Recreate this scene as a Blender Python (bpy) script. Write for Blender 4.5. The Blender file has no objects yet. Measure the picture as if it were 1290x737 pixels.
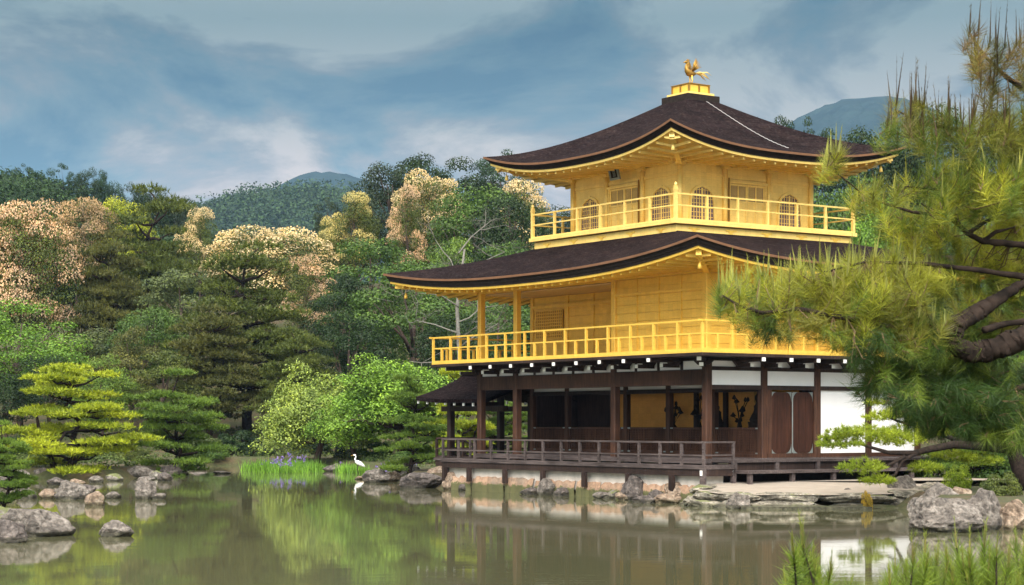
import bpy, math, random
import numpy as np
from mathutils import Vector

# ------------------------------------------------------------------ camera, world, sun, exposure
S = bpy.context.scene
COL = S.collection
F_PX, HZ, HC = 2412.0, 532.6, 2.22           # focal length and horizon row of the photograph in pixels, eye height above the pond
cam = bpy.data.cameras.new('camera')
cam.lens = 36 * F_PX / 1290
cam.shift_y = (HZ - 368.5) / 1290
cam.clip_start, cam.clip_end = 0.5, 20000
cam.dof.use_dof = True
cam.dof.focus_distance = 60
cam.dof.aperture_fstop = 15
cam_o = bpy.data.objects.new('camera', cam); COL.objects.link(cam_o)
cam_o.location = (0, 0, HC); cam_o.rotation_euler = (math.pi / 2, 0, 0)
S.camera = cam_o

SUN_EL, SUN_AZ = math.radians(36), math.radians(186)    # azimuth clockwise from +Y: behind the camera
sun = bpy.data.lights.new('sun', 'SUN'); sun.energy = 2.4; sun.angle = math.radians(26); sun.color = (1, .97, .93)
sun_o = bpy.data.objects.new('sun', sun); COL.objects.link(sun_o)
sd = Vector((math.sin(SUN_AZ) * math.cos(SUN_EL), math.cos(SUN_AZ) * math.cos(SUN_EL), math.sin(SUN_EL)))
sun_o.rotation_euler = sd.to_track_quat('Z', 'Y').to_euler()

def make_world():
    w = bpy.data.worlds.new('World'); S.world = w; w.use_nodes = True
    nt = w.node_tree; N = nt.nodes; L = nt.links; N.clear()
    out = N.new('ShaderNodeOutputWorld')
    sky = N.new('ShaderNodeTexSky'); sky.sky_type = 'NISHITA'; sky.sun_disc = False
    sky.sun_elevation = SUN_EL; sky.sun_rotation = SUN_AZ
    b1 = N.new('ShaderNodeBackground'); b1.inputs[1].default_value = .1; L.new(sky.outputs[0], b1.inputs[0])
    tc = N.new('ShaderNodeTexCoord')
    sep = N.new('ShaderNodeSeparateXYZ'); L.new(tc.outputs['Generated'], sep.inputs[0])
    def noise(scale, sz, detail, rough, off):
        m = N.new('ShaderNodeMapping'); m.inputs['Scale'].default_value = (1, 1, sz); m.inputs['Location'].default_value = off
        L.new(tc.outputs['Generated'], m.inputs[0])
        n = N.new('ShaderNodeTexNoise'); n.inputs['Scale'].default_value = scale; n.inputs['Detail'].default_value = detail
        n.inputs['Roughness'].default_value = rough; n.inputs['Distortion'].default_value = .35
        L.new(m.outputs[0], n.inputs['Vector']); return n.outputs[0]
    def ramp(src, stops):
        r = N.new('ShaderNodeValToRGB'); e = r.color_ramp.elements
        while len(e) > 1: e.remove(e[0])
        e[0].position = stops[0][0]; e[0].color = (*stops[0][1], 1)
        for p, c in stops[1:]:
            x = e.new(p); x.color = (*c, 1)
        L.new(src, r.inputs[0]); return r.outputs[0]
    # cloud deck: thick blue-grey stratus, paler towards the horizon, bright overhead
    n1 = noise(6.5, 2.2, 8, .56, (3.1, .4, .62))
    base = ramp(sep.outputs[2], [(0, (.33, .33, .34)), (.115, (.34, .345, .34)), (.15, (.205, .245, .248)), (.205, (.088, .150, .162)), (.34, (.30, .33, .35)),
                                 (.5, (.80, .79, .78)), (1, (1.1, 1.06, 1.0))])
    dark = ramp(n1, [(.38, (.26, .60, .78)), (.45, (.60, .86, .95)), (.50, (1.0, 1.0, 1.0)), (.57, (1.95, 1.62, 1.46))])
    mul = N.new('ShaderNodeMix'); mul.data_type = 'RGBA'; mul.blend_type = 'MULTIPLY'; mul.inputs[0].default_value = 1
    L.new(base, mul.inputs[6]); L.new(dark, mul.inputs[7])
    # brightening added to the unseen sky behind the camera, to fill under the eaves
    dt = N.new('ShaderNodeVectorMath'); dt.operation = 'DOT_PRODUCT'; L.new(tc.outputs['Generated'], dt.inputs[0])
    dt.inputs[1].default_value = (math.sin(SUN_AZ) * .93, math.cos(SUN_AZ) * .93, .37)
    fill_glow = ramp(dt.outputs['Value'], [(0, (1, 1, 1)), (.15, (1.2, 1.19, 1.16)), (.6, (3.9, 3.8, 3.5)), (1, (5.6, 5.4, 5.0))])
    mg = N.new('ShaderNodeMix'); mg.data_type = 'RGBA'; mg.blend_type = 'MULTIPLY'; mg.inputs[0].default_value = 1
    L.new(mul.outputs[2], mg.inputs[6]); L.new(fill_glow, mg.inputs[7]); mul = mg
    b2 = N.new('ShaderNodeBackground'); b2.inputs[1].default_value = 1; L.new(mul.outputs[2], b2.inputs[0])
    mix = N.new('ShaderNodeMixShader'); mix.inputs[0].default_value = .93
    L.new(b1.outputs[0], mix.inputs[1]); L.new(b2.outputs[0], mix.inputs[2]); L.new(mix.outputs[0], out.inputs[0])
make_world()
S.view_settings.view_transform = 'Standard'; S.view_settings.look = 'None'
S.view_settings.gamma = 1; S.view_settings.use_curve_mapping = False
S.view_settings.exposure = 0.37
S.cycles.use_denoising = True
S.cycles.max_bounces = 6; S.cycles.diffuse_bounces = 3; S.cycles.glossy_bounces = 3
S.cycles.transmission_bounces = 3; S.cycles.transparent_max_bounces = 4; S.cycles.volume_bounces = 0
S.cycles.caustics_reflective = True; S.cycles.blur_glossy = .4; S.cycles.sample_clamp_indirect = 6; S.cycles.caustics_refractive = False
S.cycles.use_adaptive_sampling = True; S.cycles.adaptive_threshold = .012

# ------------------------------------------------------------------ helpers
def W(px, d):                                   # ground position of a photo column at depth d
    return ((px - 645) / F_PX * d, d)
def P(px, py, d):
    return Vector(((px - 645) / F_PX * d, d, HC + (HZ - py) / F_PX * d))

def tag(o, label=None, cat=None, group=None, kind=None):
    if label: o['label'] = label
    if cat: o['category'] = cat
    if group: o['group'] = group
    if kind: o['kind'] = kind
    return o
def empty(name, loc, rz=0, **k):
    o = bpy.data.objects.new(name, None); COL.objects.link(o); o.location = loc; o.rotation_euler = (0, 0, rz)
    o.empty_display_size = .2
    return tag(o, **k)
def link(name, me, parent=None, **k):
    o = bpy.data.objects.new(name, me); COL.objects.link(o)
    if parent is not None: o.parent = parent
    return tag(o, **k)
def copy_tree(o, parent=None):
    c = o.copy(); COL.objects.link(c)
    if parent is not None: c.parent = parent
    for ch in list(o.children): copy_tree(ch, c)
    return c

class MB:
    """collects shapes for ONE mesh"""
    def __init__(s): s.v = []; s.f = []; s.m = []
    def add(s, vs, fs, m=0):
        b = len(s.v); s.v += [tuple(x) for x in vs]
        for f in fs: s.f.append(tuple(i + b for i in f)); s.m.append(m)
    def box(s, x0, x1, y0, y1, z0, z1, m=0):
        if x0 > x1: x0, x1 = x1, x0
        if y0 > y1: y0, y1 = y1, y0
        s.add([(x0, y0, z0), (x1, y0, z0), (x1, y1, z0), (x0, y1, z0), (x0, y0, z1), (x1, y0, z1), (x1, y1, z1), (x0, y1, z1)],
              [(0, 3, 2, 1), (4, 5, 6, 7), (0, 1, 5, 4), (1, 2, 6, 5), (2, 3, 7, 6), (3, 0, 4, 7)], m)
    def bar(s, a, b, w, h, m=0, up=(0, 0, 1)):
        a = Vector(a); b = Vector(b); d = (b - a).normalized(); u = Vector(up)
        if abs(d.dot(u)) > .99: u = Vector((1, 0, 0))
        r = d.cross(u).normalized() * w / 2; u = r.cross(d).normalized() * h / 2
        s.add([a - r - u, a + r - u, a + r + u, a - r + u, b - r - u, b + r - u, b + r + u, b - r + u],
              [(0, 3, 2, 1), (4, 5, 6, 7), (0, 1, 5, 4), (1, 2, 6, 5), (2, 3, 7, 6), (3, 0, 4, 7)], m)
    def tube(s, pts, rad, n=6, m=0, cap=True, flat=None):
        pts = [Vector(p) for p in pts]
        if not hasattr(rad, '__len__'): rad = [rad] * len(pts)
        rings = []; ref = Vector((.31, .17, 1)).normalized()
        for i, p in enumerate(pts):
            d = (pts[min(i + 1, len(pts) - 1)] - pts[max(i - 1, 0)])
            d = d.normalized() if d.length > 1e-9 else Vector((0, 0, 1))
            a = d.cross(ref)
            if a.length < .15: a = d.cross(Vector((1, 0, 0)))
            a.normalize(); b = d.cross(a)
            fl = 1 if flat is None else flat[i]
            rings.append([p + (a * math.cos(2 * math.pi * k / n) + b * math.sin(2 * math.pi * k / n) * fl) * rad[i] for k in range(n)])
        vs = [v for r in rings for v in r]; fs = []
        for i in range(len(pts) - 1):
            for k in range(n):
                fs.append((i * n + k, i * n + (k + 1) % n, (i + 1) * n + (k + 1) % n, (i + 1) * n + k))
        if cap:
            fs.append(tuple(range(n - 1, -1, -1))); e = (len(pts) - 1) * n; fs.append(tuple(range(e, e + n)))
        s.add(vs, fs, m)
    def prism(s, poly, y0, y1, m=0):                 # polygon in x,z, extruded along y
        n = len(poly)
        s.add([(x, y0, z) for x, z in poly] + [(x, y1, z) for x, z in poly],
              [tuple(range(n)), tuple(range(2 * n - 1, n - 1, -1))] + [(i, i + n, (i + 1) % n + n, (i + 1) % n) for i in range(n)], m)
    def mesh(s, name, mats, smooth=False):
        me = bpy.data.meshes.new(name); me.from_pydata(s.v, [], s.f)
        if not isinstance(mats, (list, tuple)): mats = [mats]
        for x in mats: me.materials.append(x)
        me.polygons.foreach_set('material_index', s.m)
        if smooth: me.polygons.foreach_set('use_smooth', [True] * len(s.f))
        me.update(); return me
    def build(s, name, mats, parent=None, smooth=False, **k):
        return link(name, s.mesh(name, mats, smooth), parent, **k)

def np_mesh(name, v, k, mats, mi=None, col=None):
    """mesh of separate k-sided faces from an (n*k,3) array"""
    v = np.asarray(v, np.float32).reshape(-1, 3); n = len(v) // k
    me = bpy.data.meshes.new(name)
    me.vertices.add(len(v)); me.vertices.foreach_set('co', v.ravel())
    me.loops.add(n * k); me.loops.foreach_set('vertex_index', np.arange(n * k, dtype=np.int32))
    me.polygons.add(n); me.polygons.foreach_set('loop_start', np.arange(0, n * k, k, dtype=np.int32))
    try: me.polygons.foreach_set('loop_total', np.full(n, k, np.int32))
    except Exception: pass
    if not isinstance(mats, (list, tuple)): mats = [mats]
    for x in mats: me.materials.append(x)
    if mi is not None: me.polygons.foreach_set('material_index', np.asarray(mi, np.int32))
    if col is not None:
        a = me.color_attributes.new('tint', 'FLOAT_COLOR', 'POINT')
        a.data.foreach_set('color', np.c_[col, np.ones(len(col))].astype(np.float32).ravel())
    me.update(calc_edges=True); return me

# ------------------------------------------------------------------ materials
class Mat:
    def __init__(s, name):
        s.m = bpy.data.materials.new(name); s.m.use_nodes = True
        s.t = s.m.node_tree; s.N = s.t.nodes; s.L = s.t.links
        s.b = s.N['Principled BSDF']; s.out = s.N['Material Output']
        s.tc = None
    def coord(s, kind='Object', scale=(1, 1, 1), rot=(0, 0, 0)):
        if s.tc is None: s.tc = s.N.new('ShaderNodeTexCoord')
        m = s.N.new('ShaderNodeMapping'); m.inputs['Scale'].default_value = scale; m.inputs['Rotation'].default_value = rot
        s.L.new(s.tc.outputs[kind], m.inputs[0]); return m.outputs[0]
    def noise(s, vec, scale, detail=4, rough=.55, dist=0):
        n = s.N.new('ShaderNodeTexNoise'); n.inputs['Scale'].default_value = scale; n.inputs['Detail'].default_value = detail
        n.inputs['Roughness'].default_value = rough; n.inputs['Distortion'].default_value = dist
        s.L.new(vec, n.inputs['Vector']); return n.outputs[0]
    def ramp(s, src, stops):
        r = s.N.new('ShaderNodeValToRGB'); e = r.color_ramp.elements
        while len(e) > 1: e.remove(e[0])
        e[0].position = stops[0][0]; e[0].color = (*stops[0][1], 1)
        for p, c in stops[1:]:
            x = e.new(p); x.color = (*c, 1)
        s.L.new(src, r.inputs[0]); return r.outputs[0]
    def mix(s, a, b, fac=.5, mode='MIX'):
        x = s.N.new('ShaderNodeMix'); x.data_type = 'RGBA'; x.blend_type = mode
        for sock, val in ((x.inputs[0], fac), (x.inputs[6], a), (x.inputs[7], b)):
            if hasattr(val, 'is_output'): s.L.new(val, sock)
            elif hasattr(val, '__len__'): sock.default_value = (*val, 1)
            else: sock.default_value = val
        return x.outputs[2]
    def bump(s, h, strength=.3, dist=.02):
        b = s.N.new('ShaderNodeBump'); b.inputs['Strength'].default_value = strength; b.inputs['Distance'].default_value = dist
        s.L.new(h, b.inputs['Height']); s.L.new(b.outputs[0], s.b.inputs['Normal'])
    def base(s, c):
        if hasattr(c, 'is_output'): s.L.new(c, s.b.inputs['Base Color'])
        else: s.b.inputs['Base Color'].default_value = (*c, 1)
    def set(s, **k):
        for n, v in k.items(): s.b.inputs[n.replace('_', ' ')].default_value = v

def mat_wood(name, c0, c1, rough=.6, axis='z'):
    m = Mat(name); sc = {'z': (9, 9, .7), 'x': (.7, 9, 9), 'y': (9, .7, 9)}[axis]
    n = m.noise(m.coord(scale=sc), 2.2, 6, .6, .4)
    m.base(m.mix(m.ramp(n, [(.3, c0), (.7, c1)]), m.ramp(m.noise(m.coord(), .8, 4, .6), [(.35, (.6, .6, .6)), (.65, (1.3, 1.3, 1.3))]), 1, 'MULTIPLY')); m.set(Roughness=rough); m.b.inputs['Specular IOR Level'].default_value = .2; m.bump(n, .25, .01); return m.m
def mat_plain(name, c, rough=.6, metal=0, var=.25, scale=3, bump=.1):
    m = Mat(name); n = m.noise(m.coord(), scale, 6, .6)
    m.base(m.ramp(n, [(.25, tuple(x * (1 - var) for x in c)), (.75, tuple(min(1, x * (1 + var)) for x in c))]))
    m.set(Roughness=rough, Metallic=metal); m.b.inputs['Specular IOR Level'].default_value = .22; m.bump(n, bump, .01); return m.m
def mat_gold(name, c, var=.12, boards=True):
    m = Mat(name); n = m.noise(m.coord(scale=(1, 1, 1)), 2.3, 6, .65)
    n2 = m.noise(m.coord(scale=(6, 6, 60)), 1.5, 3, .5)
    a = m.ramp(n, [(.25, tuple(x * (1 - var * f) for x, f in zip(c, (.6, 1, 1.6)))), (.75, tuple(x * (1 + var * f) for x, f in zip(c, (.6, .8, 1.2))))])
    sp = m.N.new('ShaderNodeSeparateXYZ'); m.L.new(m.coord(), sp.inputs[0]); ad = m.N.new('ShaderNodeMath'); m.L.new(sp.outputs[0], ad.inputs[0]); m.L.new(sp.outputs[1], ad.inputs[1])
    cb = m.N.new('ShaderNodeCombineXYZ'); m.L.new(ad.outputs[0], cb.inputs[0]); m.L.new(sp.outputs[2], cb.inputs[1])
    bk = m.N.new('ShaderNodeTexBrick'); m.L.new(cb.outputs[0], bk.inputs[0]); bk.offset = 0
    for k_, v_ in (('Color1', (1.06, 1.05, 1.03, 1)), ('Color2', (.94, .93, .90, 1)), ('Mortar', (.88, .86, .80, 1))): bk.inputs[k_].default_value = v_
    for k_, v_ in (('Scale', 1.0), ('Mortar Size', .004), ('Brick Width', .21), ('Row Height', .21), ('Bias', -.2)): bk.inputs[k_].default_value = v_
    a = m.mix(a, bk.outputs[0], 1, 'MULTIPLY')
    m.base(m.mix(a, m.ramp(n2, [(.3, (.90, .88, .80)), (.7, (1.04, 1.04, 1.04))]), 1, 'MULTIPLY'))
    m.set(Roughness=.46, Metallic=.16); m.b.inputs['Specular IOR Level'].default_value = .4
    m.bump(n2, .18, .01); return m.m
def mat_shingle():
    m = Mat('cypress_shingle'); c = m.coord()
    at = m.N.new('ShaderNodeAttribute'); at.attribute_name = 'course'
    def mp(sc):
        q = m.N.new('ShaderNodeMapping'); q.inputs['Scale'].default_value = sc; m.L.new(at.outputs['Vector'], q.inputs[0]); return q.outputs[0]
    n = m.noise(c, 1.1, 6, .65); f = m.noise(mp((1.5, 11, 1)), 1.3, 6, .78); rows = m.noise(mp((.05, 7, 1)), 2.2, 4, .7); sp = m.noise(c, 11, 4, .75)
    col = m.ramp(n, [(.3, (.006, .0045, .0055)), (.55, (.011, .008, .0095)), (.75, (.022, .016, .0155))])
    col = m.mix(col, m.ramp(f, [(.35, (.35, .32, .32)), (.65, (2.1, 1.9, 1.8))]), 1, 'MULTIPLY')
    col = m.mix(col, m.ramp(rows, [(.35, (.6, .58, .58)), (.6, (1.35, 1.3, 1.25))]), 1, 'MULTIPLY')
    col = m.mix(col, (.075, .062, .060), m.ramp(sp, [(.52, (0, 0, 0)), (.68, (.5, .5, .5))]))
    m.base(col); m.set(Roughness=.95); m.b.inputs['Specular IOR Level'].default_value = .03; m.bump(f, .8, .05); return m.m
def mat_rock(name, c0, c1, c2, moss=0.0):
    m = Mat(name); c = m.coord('Object')
    n = m.noise(c, 2.6, 8, .7, .6); g = m.noise(c, 11, 6, .7, .4)
    col = m.ramp(n, [(.30, c0), (.5, c1), (.68, c2)])
    col = m.mix(col, m.ramp(g, [(.35, (.35, .33, .32)), (.6, (1.3, 1.3, 1.3))]), 1, 'MULTIPLY')
    if moss:
        geo = m.N.new('ShaderNodeNewGeometry'); sp = m.N.new('ShaderNodeSeparateXYZ'); m.L.new(geo.outputs['Normal'], sp.inputs[0])
        k = m.N.new('ShaderNodeMath'); k.operation = 'MULTIPLY'; m.L.new(sp.outputs[2], k.inputs[0]); m.L.new(m.noise(c, 1.7, 5, .6), k.inputs[1])
        col = m.mix(col, (.11, .13, .03), m.ramp(k.outputs[0], [(.5 - moss * .3, (0, 0, 0)), (.62 - moss * .3, (.9, .9, .9))]))
    ge = m.N.new('ShaderNodeNewGeometry'); pz = m.N.new('ShaderNodeSeparateXYZ'); m.L.new(ge.outputs['Position'], pz.inputs[0])
    jt = m.N.new('ShaderNodeMath'); jt.operation = 'MULTIPLY_ADD'; m.L.new(g, jt.inputs[0]); jt.inputs[1].default_value = -.09; m.L.new(pz.outputs[2], jt.inputs[2])
    col = m.mix(col, m.ramp(jt.outputs[0], [(.0, (.34, .36, .28)), (.035, (.45, .46, .38)), (.07, (1, 1, 1))]), 1, 'MULTIPLY')      # wet, algae darkened foot
    m.base(col); m.set(Roughness=.85); m.bump(g, .9, .06); return m.m
def mat_leaf(name, trans=.35, rough=.55, var=.45, use_tint=False, scale=.5):
    """leaf colour = the object's own colour, varied leaf by leaf and branch by branch"""
    m = Mat(name)
    if use_tint:
        a = m.N.new('ShaderNodeAttribute'); a.attribute_name = 'tint'; src = a.outputs['Color']
    else:
        oi = m.N.new('ShaderNodeObjectInfo'); src = oi.outputs['Color']
    geo = m.N.new('ShaderNodeNewGeometry')
    r = m.ramp(geo.outputs['Random Per Island'], [(0, (1 - var,) * 3), (.6, (1, 1, 1)), (1, (1 + var * 1.1, 1 + var, 1 - var * .2))])
    n = m.ramp(m.noise(m.coord(), scale, 3, .6), [(.3, (.5, .58, .62)), (.7, (1.35, 1.25, 1.05))])
    col = m.mix(m.mix(src, r, 1, 'MULTIPLY'), n, 1, 'MULTIPLY')
    m.base(col); m.set(Roughness=rough); m.b.inputs['Specular IOR Level'].default_value = .25
    tr = m.N.new('ShaderNodeBsdfTranslucent'); m.L.new(m.mix(col, (1.25, 1.25, .7), 1, 'MULTIPLY'), tr.inputs[0])
    mx = m.N.new('ShaderNodeMixShader'); mx.inputs[0].default_value = trans
    m.L.new(m.b.outputs[0], mx.inputs[1]); m.L.new(tr.outputs[0], mx.inputs[2]); m.L.new(mx.outputs[0], m.out.inputs[0])
    return m.m

M = {}
M['gold'] = mat_gold('gold_leaf', (.75, .49, .085))
M['pale_gold'] = mat_gold('pale_gold_leaf', (.82, .60, .19))
M['gold_dark'] = mat_plain('dark_gold', (.30, .17, .035), .4, .5)
M['shingle'] = mat_shingle()
M['eave_black'] = mat_plain('eave_edge_layers', (.017, .012, .010), .9, 0, .6, 9)
M['bronze'] = mat_plain('reddish_eave_trim', (.15, .075, .04), .6, .2)
M['darkwood'] = mat_wood('aged_dark_timber', (.016, .010, .009), (.045, .027, .022))
M['brownwood'] = mat_wood('brown_timber', (.026, .012, .008), (.080, .036, .021))
M['redwood'] = mat_wood('red_brown_door_timber', (.018, .007, .004), (.052, .019, .011), .6)
M['greywood'] = mat_wood('weathered_grey_timber', (.035, .026, .025), (.105, .083, .080), .75, 'x')
M['plaster'] = mat_plain('white_plaster', (.74, .73, .74), .85, 0, .07, .9, .08)
M['white_paint'] = mat_plain('white_end_paint', (.78, .77, .75), .6, 0, .08)
M['metal'] = mat_plain('grey_metal_fitting', (.22, .245, .24), .5, .5)
M['lattice'] = mat_plain('lilac_paper_lattice', (.14, .095, .105), .7)
M['rocks'] = [mat_rock('grey_rock', (.045, .039, .036), (.13, .112, .098), (.29, .26, .235)),
              mat_rock('dark_rock', (.025, .021, .020), (.085, .070, .064), (.21, .18, .165)),
              mat_rock('tan_rock', (.10, .066, .045), (.22, .16, .115), (.36, .30, .24)),
              mat_rock('mossy_rock', (.07, .06, .05), (.18, .16, .14), (.36, .33, .30), .7)]
M['bark'] = mat_wood('bark', (.030, .020, .016), (.11, .08, .065), .9)
M['pinebark'] = mat_plain('pine_bark', (.021, .014, .011), .95, 0, .9, 13, 1)
M['greybark'] = mat_plain('bare_grey_bark', (.15, .14, .125), .9, 0, .4, 9)
M['leaf'] = mat_leaf('leaf', .24)
M['needle'] = mat_leaf('needle', .2, .5, .4)
M['blossom'] = mat_leaf('blossom', .25, .8, .13)
M['needle_near'] = mat_leaf('near_needle', .3, .42, .35, True, 3)
M['twig'] = mat_plain('pine_twig', (.13, .085, .05), .8, 0, .3, 20)
M['candle'] = mat_plain('pine_candle', (.42, .40, .17), .7, 0, .3, 20)

# ------------------------------------------------------------------ terrain
rng = np.random.default_rng(7)
BA = math.radians(-55.2)                       # the pavilion's heading
BC = (5.744, 61.584)
EX = (math.cos(BA), math.sin(BA)); NY = (-math.sin(BA), math.cos(BA))
def B2W(x, y): return (BC[0] + x * EX[0] + y * NY[0], BC[1] + x * EX[1] + y * NY[1])
LAND = [W(-400, 78), W(-100, 77), W(30, 76), W(100, 75), W(150, 76), W(190, 78), W(214, 81), W(222, 88), W(236, 98), W(300, 99), W(340, 97), W(405, 96), W(428, 90),
        W(470, 84), W(484, 77), W(505, 71), W(532, 67), B2W(-6.3, -5.2), B2W(6.6, -5.3), W(905, 50.8), W(960, 50.2), W(1120, 50.4), W(1150, 49), W(1180, 44.5), W(1240, 42.6),
        W(1330, 41.5), W(1600, 40), (150, 36), (400, 36), (400, 700), (-400, 700), (-400, 80)]
TER = [B2W(6.1, -4.9), W(879, 51.4), W(905, 50.4), W(960, 50), W(1040, 49.9), W(1120, 50.1), W(1160, 51), W(1190, 54), W(1230, 58), B2W(12, 7), B2W(7.0, 7)]
NEAR = [(-400, -400), (400, -400), (400, 13), (8, 12.5), (0, 11), (-8, 13), (-400, 15)]
def sdf(poly, x, y):
    p = np.array(poly); d = np.full(x.shape, 1e9); ins = np.zeros(x.shape, bool)
    for i in range(len(p)):
        a = p[i]; b = p[(i + 1) % len(p)]; e = b - a
        t = np.clip(((x - a[0]) * e[0] + (y - a[1]) * e[1]) / (e @ e), 0, 1)
        d = np.minimum(d, np.hypot(x - a[0] - t * e[0], y - a[1] - t * e[1]))
        c = ((a[1] > y) != (b[1] > y)) & (x < (b[0] - a[0]) * (y - a[1]) / (b[1] - a[1] + 1e-12) + a[0])
        ins ^= c
    return np.where(ins, d, -d)
def smooth(a, b, x):
    t = np.clip((x - a) / (b - a), 0, 1); return t * t * (3 - 2 * t)
def wob(x, y):
    return np.sin(x * .9 + 1.3 * np.sin(y * .5)) * .5 + np.sin(y * 1.1 + x * .35 + 2) * .5
def height(x, y):
    x = np.asarray(x, float); y = np.asarray(y, float)
    s = np.maximum(sdf(LAND, x, y), sdf(NEAR, x, y))
    h = np.where(s < 0, np.maximum(-1.3, s * .6), np.minimum(.42, s * .9)) + np.where(s > 1.2, .06 * wob(x, y) + .0, 0)
    h += smooth(101, 112, y) * 1.2 + 13 * smooth(108, 178, y) * (1 + .12 * np.sin(x * .06 + 1))
    ter = sdf(TER, x, y); h = np.where(ter > -.2, np.minimum(h, .12), h)
    h += 12.5 * (1 - smooth(-64, -28, x)) * smooth(175, 245, y) * (1 - smooth(255, 330, y))
    return h
gx = np.unique(np.concatenate([np.linspace(-6000, -400, 15), np.linspace(-400, -60, 40), np.linspace(-60, -32, 24), np.arange(-32, 26, .45), np.linspace(26, 60, 30), np.linspace(60, 400, 30), np.linspace(400, 6000, 15)]))
gy = np.unique(np.concatenate([np.linspace(-3000, -40, 12), np.linspace(-40, 36, 50), np.arange(36, 115, .5), np.linspace(115, 340, 90), np.linspace(340, 700, 20), np.linspace(700, 9000, 16)]))
X, Y = np.meshgrid(gx, gy); Z = height(X, Y)
def grid_mesh(name, X, Y, Z, mat, smooth_=True):
    ny, nx = X.shape; v = np.c_[X.ravel(), Y.ravel(), Z.ravel()]
    i = np.arange(ny * nx).reshape(ny, nx)
    f = np.c_[i[:-1, :-1].ravel(), i[:-1, 1:].ravel(), i[1:, 1:].ravel(), i[1:, :-1].ravel()]
    me = bpy.data.meshes.new(name); me.from_pydata(v.tolist(), [], f.tolist()); me.materials.append(mat)
    if smooth_: me.polygons.foreach_set('use_smooth', [True] * len(f))
    me.update(); return me
def mat_ground():
    m = Mat('mossy_soil'); c = m.coord()
    n = m.noise(c, .55, 7, .65); g = m.noise(c, 6, 6, .7)
    col = m.ramp(n, [(.34, (.040, .052, .014)), (.47, (.050, .055, .018)), (.58, (.075, .055, .026)), (.75, (.12, .08, .042))])
    col = m.mix(col, m.ramp(g, [(.3, (.5, .5, .45)), (.7, (1.35, 1.3, 1.25))]), 1, 'MULTIPLY')
    m.base(col); m.set(Roughness=.95); m.bump(g, .8, .06); return m.m
link('ground', grid_mesh('ground', X, Y, Z, mat_ground()), label='mossy brown bank and wooded slope around the pond', cat='ground', kind='structure')

def mat_water():
    m = Mat('murky_pond_water')
    a = m.noise(m.coord(scale=(.55, 1.6, 1)), 1.4, 4, .55, .3); b = m.noise(m.coord(scale=(1, 3, 1)), 7, 3, .5)
    s = m.mix(a, b, .16)
    m.base((.092, .092, .050)); m.set(Roughness=.025, IOR=1.33)
    pt = m.ramp(m.noise(m.coord(scale=(.10, .28, 1)), 1.0, 3, .5), [(.42, (.25, .25, .25)), (.62, (1, 1, 1))])
    m.bump(m.mix((.5, .5, .5), s, pt), .04, .05); return m.m
w = MB(); w.add([(-400, 5, 0), (400, 5, 0), (400, 110, 0), (-400, 110, 0)], [(0, 1, 2, 3)])
w.build('pond_water', mat_water(), label='murky olive pond reflecting pavilion and trees', cat='water', kind='structure')

# far hills
def fbm(x, y, s, seed=0):
    r = 0; a = 1
    rr = random.Random(seed)
    for o in range(4):
        for k in range(3):
            th = rr.uniform(0, 6.28); ph = rr.uniform(0, 6.28)
            r = r + a * np.sin((x * math.cos(th) + y * math.sin(th)) / s * (2 ** o) * 3.1 + ph) / 3
        a *= .55
    return r
def mat_far(c0, c1, sc):
    m = Mat('far_forest'); n = m.noise(m.coord(), sc, 6, .7)
    m.base(m.ramp(n, [(.35, c0), (.65, c1)])); m.set(Roughness=1); m.b.inputs['Specular IOR Level'].default_value = 0; m.bump(n, 1, 6); return m.m
def ridge(name, pts, d, back, step, bumpy, label, mat, rough):
    """pts: photo skyline points (px, py) at depth d"""
    xs = [W(p[0], d)[0] for p in pts]; zs = [HC + (HZ - p[1]) / F_PX * d - rough for p in pts]
    x = np.arange(xs[0], xs[-1], step); y = np.arange(d - back * 1.6, d + back, step)
    X, Y = np.meshgrid(x, y)
    prof = np.interp(X, xs, zs); g = np.exp(-((Y - d) / back * 1.45) ** 2)
    Z = prof * g + bumpy * fbm(X, Y, 22 * bumpy, 3) * g + rng.normal(0, bumpy * .25, X.shape)
    link(name, grid_mesh(name, X, Y, Z, mat, False), label=label, cat='hill', kind='structure')
    return lambda xx, yy: np.interp(xx, xs, zs) * np.exp(-((yy - d) / back * 1.45) ** 2)
farm = mat_far((.012, .026, .030), (.026, .048, .048), .02)  # distance haze is put into this base colour as dark blue-green
ridge('distant_mountain', [(180, 330), (300, 262), (360, 236), (395, 221), (420, 217), (440, 220), (470, 232), (540, 270), (640, 330)], 2500, 600, 10, 5.0,
      'hazy blue mountain far beyond the left wooded hill', farm, 3)
ridge('distant_mountain', [(700, 300), (860, 215), (930, 185), (1000, 150), (1035, 133), (1060, 124), (1085, 120), (1120, 122), (1170, 136), (1250, 180), (1400, 300)], 2500, 600, 10, 5.0,
      'hazy blue mountain behind the right side of the top roof', farm, 3)
h_mid = ridge('wooded_hill', [(-60, 420), (60, 330), (180, 285), (262, 254), (300, 243), (330, 237), (360, 234), (395, 233), (430, 234), (480, 240), (560, 262), (700, 300), (900, 420)], 1100, 260, 8, 1.2,
      'blue green wooded hill behind the blossoming trees', mat_far((.02, .04, .02), (.06, .10, .035), .2), 21)

# haze: thin blue air, one closed box round everything but the sky
hz = MB(); hz.box(-2000, 2000, -60, 3400, -2.5, 452)
hm = bpy.data.materials.new('blue_air'); hm.use_nodes = True; nt = hm.node_tree
nt.nodes.remove(nt.nodes['Principled BSDF'])
pv = nt.nodes.new('ShaderNodeVolumePrincipled'); pv.inputs['Color'].default_value = (.40, .62, 1.0, 1); pv.inputs['Density'].default_value = .00008
pv.inputs['Anisotropy'].default_value = 0
nt.links.new(pv.outputs[0], nt.nodes['Material Output'].inputs['Volume'])
hz.build('haze', hm, label='thin blue air between the pavilion and the far hills', cat='haze', kind='stuff')

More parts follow.
